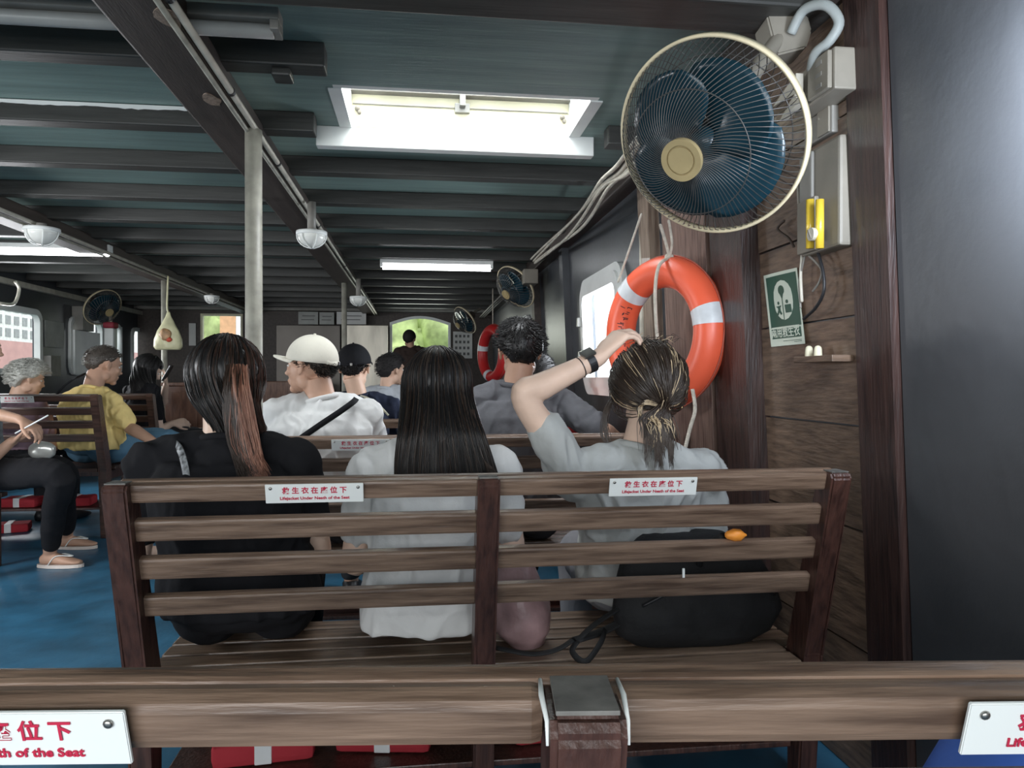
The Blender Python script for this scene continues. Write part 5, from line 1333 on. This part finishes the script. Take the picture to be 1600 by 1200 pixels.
# ---------------------------------------------------------------- man in white cap (second bench)
P4 = person('man in white t-shirt and ivory cap, head turned left, black strap across his back', PEL(500, 3.16, .35), W(503, 640, 3.16), W(484, 572, 3.18), yaw=-.05, hyaw=-1.15, hpitch=.02,
            s=1.03, girth=1.22, sw=.185, skinm=mat_skinB, shirtm=C_white, pantm=C_dark, seed=4, fold=.006, voxel=.005, shoem=mat_black, neckr=.058)
hair_cap(P4, H_soft, th=.003, front=.04, side=.0, back=-.045)
def cap(P, m, brim=True, tilt=0, zc_=.028, brim_m=None):
    zc = zc_
    T = M.Translation(P['o']) @ P['T'] @ M.Rotation(tilt, 4, 'X')
    b = bmesh.new(); nu, nv = 48, 14; G = []
    for j in range(nv + 1):
        ph = (PI * .5) * j / nv * 1.04
        G.append([b.verts.new(V((math.sin(ph) * math.sin(2 * PI * i / nu) * .093, -.010 + math.sin(ph) * math.cos(2 * PI * i / nu) * .110, zc + math.cos(ph) * .104 * (1 - .0 * math.sin(ph))))) for i in range(nu)])
    for j in range(nv):
        for i in range(nu): b.faces.new((G[j][i], G[j + 1][i], G[j + 1][(i + 1) % nu], G[j][(i + 1) % nu]))
    I_ = [[b.verts.new(v.co * .955 + V((0, 0, zc * .045 - .001))) for v in row] for row in G]
    for j in range(nv):
        for i in range(nu): b.faces.new((I_[j][i], I_[j][(i + 1) % nu], I_[j + 1][(i + 1) % nu], I_[j + 1][i]))
    for i in range(nu): b.faces.new((G[nv][i], I_[nv][i], I_[nv][(i + 1) % nu], G[nv][(i + 1) % nu]))
    bmesh.ops.transform(b, matrix=T, verts=b.verts[:]); o = new_obj('cap_crown', b, m, P['root'], True)
    b = bmesh.new(); ell(b, (0, -.01, zc + .105), (.006, .006, .004), sub=2); bmesh.ops.transform(b, matrix=T, verts=b.verts[:]); new_obj('cap_button', b, m, o, True)
    if brim:
        b = bmesh.new(); A_ = []; n = 20
        for j in range(7):
            q = j / 6; row = []
            for i in range(n + 1):
                a = -1.25 + 2.5 * i / n; rr_ = 1 + q * .66 * math.cos(a * .95) ** .6
                row.append(V((math.sin(a) * .089 * (1 + .08 * q), -.012 + math.cos(a) * .108 * rr_, zc - .002 + .006 * q - .022 * q * abs(math.sin(a)) ** 2)))
            A_.append(row)
        va = [[b.verts.new(p) for p in row] for row in A_]; vb = [[b.verts.new(p - V((0, 0, .0035))) for p in row] for row in A_]
        for j in range(6):
            for i in range(n): b.faces.new((va[j][i], va[j][i + 1], va[j + 1][i + 1], va[j + 1][i])); b.faces.new((vb[j][i], vb[j + 1][i], vb[j + 1][i + 1], vb[j][i + 1]))
        for i in range(n): b.faces.new((va[6][i], va[6][i + 1], vb[6][i + 1], vb[6][i]))
        for j in range(6): b.faces.new((va[j][0], va[j + 1][0], vb[j + 1][0], vb[j][0])); b.faces.new((va[j][n], vb[j][n], vb[j + 1][n], va[j + 1][n]))
        bmesh.ops.transform(b, matrix=T, verts=b.verts[:]); new_obj('cap_brim', b, brim_m or m, P['root'], True)
    b = bmesh.new(); tube(b, smooth_path([V((-.045, -.104, zc + .000)), V((0, -.119, zc - .004)), V((.045, -.104, zc + .000))], 5), [(.004, .009)] * 11, 8); bmesh.ops.transform(b, matrix=T, verts=b.verts[:]); new_obj('cap_strap', b, m, P['root'], True)
    b = bmesh.new(); box(b, (.014, -.124, zc - .011), (.026, -.117, zc + .004), .002); bmesh.ops.transform(b, matrix=T, verts=b.verts[:]); new_obj('cap_buckle', b, SCR if m is not C_cap else mat_black, P['root'])
cap(P4, C_cap, tilt=.13, zc_=.026)
short_strands(P4, 500, [H_black, H_brown], L=.014, front=.05, side=-.02, back=-.06, seed=3, lift=.002, th=.003, zmax=.012)
bk4 = P4['pel'].y - .165
strap(P4, [W(557, 622, 3.10), W(552, 628, 3.03), W(530, 644, 2.995), W(500, 664, 2.985), W(463, 690, 2.985), W(440, 710, 2.99)], .024, C_black)
# ---------------------------------------------------------------- man in grey at the right of that bench
shr = W(862, 622, 3.16)
P6 = person('man in slate grey t-shirt with short black hair, right arm stretched along the bench', PEL(806, 3.16, .35), W(806, 622, 3.16), W(812, 548, 3.2), yaw=.03, hyaw=-.03, hpitch=.03,
            s=1.08, girth=1.12, sw=.19, skinm=mat_skinB, shirtm=cloth('storm_grey_cloth', (.115, .115, .125)), pantm=C_dark, seed=6, fold=.006, voxel=.005, shoem=mat_black, neckr=.056, sleeve=.85,
            arms={1: (W(940, 672, 2.98), W(972, 692, 3.22), V((.5, .8, -.3)), V((0, 0, 1)), .5)})
hair_cap(P6, H_black, th=.016, front=.05, side=.0, back=-.055, rough=.004, lump=.004, seed=4)
short_strands(P6, 900, [H_black, H_brown], L=.026, front=.05, side=.005, back=-.045, seed=5, th=.014, lift=.005, r=.0014)
# ---------------------------------------------------------------- man in black cap (third bench)
P5 = person('man in black cap and navy shirt, just beyond the ivory capped man', PEL(556, 4.3, .35), W(560, 632, 4.3), W(554, 574, 4.33), yaw=.03, hyaw=.22, hpitch=.03,
            s=1.05, sw=.18, skinm=mat_skinA, shirtm=C_navy, pantm=C_dark, seed=7, voxel=.006, shoem=mat_black)
hair_cap(P5, H_matte, th=.004, front=.04, side=-.0, back=-.05)
cap(P5, C_black, tilt=.12)
short_strands(P5, 400, [H_matte], L=.012, front=.05, side=-.01, back=-.055, seed=9, lift=.002, th=.003, zmax=.015)
sm = mat('striped_sleeve', (.50, .47, .36), .8)
for k in range(4):
    strap(P5, [W(563 + 6 * k, 618 + 3 * k, 4.22), W(575 + 6 * k, 622 + 4 * k, 4.18), W(592 + 5 * k, 634 + 5 * k, 4.16)], .010, sm, 'shoulder_stripe')
# ---------------------------------------------------------------- person standing at the bow window
P7 = person('person in dark shirt standing at the arched bow window, seen from behind', V((W(640, 600, 9.6).x, 9.6, .93)), W(643, 548, 9.6), W(640, 527, 9.62) - V((0, 0, .02)), yaw=.0, hyaw=.25,
            s=.95, skinm=mat_skinB, shirtm=cloth('dark_brown_cloth', (.05, .035, .03)), pantm=C_dark, seed=8, voxel=.009, shoem=mat_black, base_z=0,
            legs={-1: (V((W(640, 600, 9.6).x - .09, 9.62, .5)), V((W(640, 600, 9.6).x - .10, 9.6, .075)), V((0, 1, 0))), 1: (V((W(640, 600, 9.6).x + .09, 9.62, .5)), V((W(640, 600, 9.6).x + .10, 9.6, .075)), V((0, 1, 0)))})
hair_cap(P7, H_matte, th=.012, back=-.065)
# ---------------------------------------------------------------- person in pale shirt, partly hidden
P12 = person('person in pale grey shirt partly hidden behind the long haired woman', PEL(612, 5.45, .35), W(604, 616, 5.45), W(612, 578, 5.48), yaw=.3, hyaw=.9,
             s=1.0, skinm=mat_skinA, shirtm=cloth('pale_grey_cloth', (.42, .44, .47)), pantm=C_dark, seed=9, voxel=.008, shoem=mat_black)
hair_cap(P12, H_matte, th=.012)
short_strands(P12, 500, [H_matte], L=.02, seed=19, th=.010, lift=.006)
# ---------------------------------------------------------------- person hidden behind the grey shirted man
P13 = person('person with a red garment just visible right of the grey shirted man', PEL(846, 4.3, .35), W(846, 628, 4.3), W(846, 583, 4.36), yaw=.2, hyaw=.5, hpitch=.3,
             s=.9, sw=.16, skinm=mat_skinC, shirtm=cloth('red_cloth', (.5, .05, .05)), pantm=C_dark, seed=10, voxel=.007, shoem=mat_black)
hair_cap(P13, H_matte, th=.012)
short_strands(P13, 400, [H_matte], L=.02, seed=20, th=.010, lift=.006)

# ---------------------------------------------------------------- man in yellow (left row)
P8pel = V((W(150, 700, 5.42).x, 5.40, .575))
S8 = W(143, 622, 5.40); H8 = W(163, 571, 5.50)
r8 = V((math.cos(.5), -math.sin(.5), 0))
P8 = person('man in yellow t-shirt with cropped greying hair, right arm reaching to the aisle', P8pel, S8, H8, yaw=.5, hyaw=.80, hpitch=.22,
            s=1.14, girth=1.16, sw=.175, skinm=mat_skinB, shirtm=C_yel, pantm=C_jean, seed=11, voxel=.006, fold=.007, shoem=mat_black, neckr=.056, sleeve=.72,
            arms={1: (W(203, 668, 5.30), W(240, 690, 5.18), V((.9, -.1, -.35)), V((.2, -.3, 1)), .4)},
            legs={1: (P8pel + V((.47, .16, .02)), P8pel + V((.50, .18, -.50)), V((.9, .4, 0))), -1: (P8pel + V((.34, .36, .02)), P8pel + V((.38, .40, -.50)), V((.8, .6, 0)))})
hair_cap(P8, H_mid, th=.007, front=.055, side=.01, back=-.045, rough=.002)
short_strands(P8, 500, [H_mid, H_grey], L=.016, front=.055, side=.015, back=-.035, seed=6, th=.006, lift=.006, mi=lambda d: 1 if (d.z < .25 and random.random() < .5) else 0)
strap(P8, [W(133, 584, 5.46), W(120, 590, 5.28), W(104, 600, 5.22), W(92, 612, 5.20), W(86, 622, 5.22)], .015, C_black)
# ---------------------------------------------------------------- white haired woman at the far left
P9 = person('white haired person in mauve top hunched behind the left bench', V((W(30, 700, 5.40).x, 5.42, .575)), W(24, 634, 5.40), W(44, 592, 5.44), yaw=.1, hyaw=.9, hpitch=.25,
            s=.96, girth=1.1, sw=.17, skinm=mat_skinA, shirtm=C_pink, pantm=C_dark, seed=12, voxel=.007, shoem=mat_black)
hair_cap(P9, H_grey, th=.030, front=.05, side=.0, back=-.07, rough=.010, lump=.01, seed=7)
short_strands(P9, 900, [H_grey], L=.032, seed=8, th=.027, lift=.010, r=.0015)
# ---------------------------------------------------------------- woman in black with phone
pp = V((W(232, 700, 6.4).x, 6.42, .555))
P10 = person('woman in black clothes looking down at a phone, left row by the aisle', pp, W(222, 608, 6.42), W(232, 578, 6.46), yaw=.75, hyaw=1.05, hpitch=.50,
             s=1.0, sw=.17, skinm=mat_skinC, shirtm=C_black, pantm=C_dark, seed=13, voxel=.006, shoem=mat_black, long_pants=False,
             arms={-1: (W(254, 628, 6.72), W(259, 604, 6.62), V((.1, -.25, 1)), V((.9, .3, 0)), .5), 1: (W(249, 672, 6.28), W(268, 662, 6.42), V((.8, .4, .1)), V((.3, -.8, .5)), .7)},
             legs={1: (pp + V((.44, .22, -.01)), pp + V((.46, .25, -.47)), V((.9, .4, 0))), -1: (pp + V((.34, .34, .0)), pp + V((.37, .37, -.47)), V((.8, .5, 0)))})
hair_cap(P10, H_black, th=.02, front=.045, side=-.05, back=-.08)
long_hair(P10, H_black, [H_black], 500, W(225, 625, 6.3).z, drift=(0, 0), wid=.10, backy=6.30, seed=14, rad=(.094, .112, .106), clump=16, r=.002)
c = W(262, 583, 6.55); ph = thing('phone', 'small bright edged phone held up before the woman in black', 'phone', c)
b = bmesh.new(); box(b, (-.006, -.037, -.075), (.006, .037, .075), .004, M.Rotation(.5, 4, 'Y')); new_obj('body', b, mat_black, ph)
b = bmesh.new(); box(b, (-.008, -.033, -.068), (-.0062, .033, .068), 0, M.Rotation(.5, 4, 'Y')); new_obj('screen', b, mat('phone_screen', (.5, .5, .5), .2, emit=(.8, .85, .9), es=.8), ph)

# ---------------------------------------------------------------- person in black trousers at the far left
f1 = WZ(93, 886, .0); f2 = WZ(118, 857, .0)
pel = V((f1.x - .52, f1.y + .18, .52))
P11 = person('person at the left edge in black trousers and flip flops, holding a thin stick', pel, pel + V((-.03, .0, .50)), pel + V((.02, .0, .70)), yaw=1.35, hyaw=1.35,
             s=1.0, skinm=mat_skinB, shirtm=cloth('patterned_grey_cloth', (.22, .24, .25), .5), pantm=C_black, seed=15, voxel=.0055,
             arms={1: (W(-40, 640, 4.15), W(30, 655, 4.1), V((.8, 0, -.5)), V((.4, -.3, 1)), .8), -1: (W(-40, 740, 4.25), W(18, 690, 4.2), V((.8, -.1, .35)), V((.0, .3, -1)), .6)},
             legs={1: (W(92, 742, 4.02), V((f1.x - .05, f1.y, .088)), V((1, -.12, 0))), -1: (W(98, 735, 4.35), V((f2.x - .05, f2.y, .088)), V((1, -.05, 0)))})
hair_cap(P11, H_black, th=.014)
MFF = mat('flip_flop_rubber', (.62, .55, .50), .6); 
for sd, q in ((1, f1), (-1, f2)):
    an = V((q.x - .05, q.y, .082)); b = bmesh.new(); fd = V((1, -.1, 0)).normalized(); tw = fd.cross(V((0, 0, 1)))
    t = thing('flip_flop', 'white flip flop on the foot %s' % ('nearer the camera' if sd == 1 else 'farther from the camera, behind the other'), 'flip flop', (q.x, q.y, 0), 0, 'white flip flops')
    pts = []
    for k in range(24):
        a = 2 * PI * k / 24; pts.append(V(t.location) * -1 + V((an.x, an.y, .002)) + fd * (.058 + .128 * math.cos(a)) + tw * ((.044 + .006 * math.cos(a)) * math.sin(a)))
    prism(b, pts, (0, 0, .018)); new_obj('sole', b, MFF, t)
    for s_ in (-1, 1):
        o_ = -V(t.location) + V((an.x, an.y, 0)); b = bmesh.new(); tube(b, smooth_path([o_ + fd * .01 + tw * s_ * .036 + V((0, 0, .02)), o_ + fd * .05 + tw * s_ * .030 + V((0, 0, .088 - .02)), o_ + fd * .125 + tw * s_ * .004 + V((0, 0, .062))], 5), [(.006, .003)] * 11, 8)
        new_obj('strap', b, mat_white, t, True)
st = thing('thin_stick', 'thin pale stick held in the crossed hands at the left edge', 'stick', W(50, 665, 4.05)); b = bmesh.new(); tube(b, [W(24, 677, 4.08), W(75, 649, 4.0)], .004, 8); part('stick', b, mat_white, st, True)
c = W(180, 578, 5.75); b = bmesh.new(); box(b, (c.x - .09, 5.74, c.z - .06), (c.x + .10, 5.76, c.z + .12), .003)
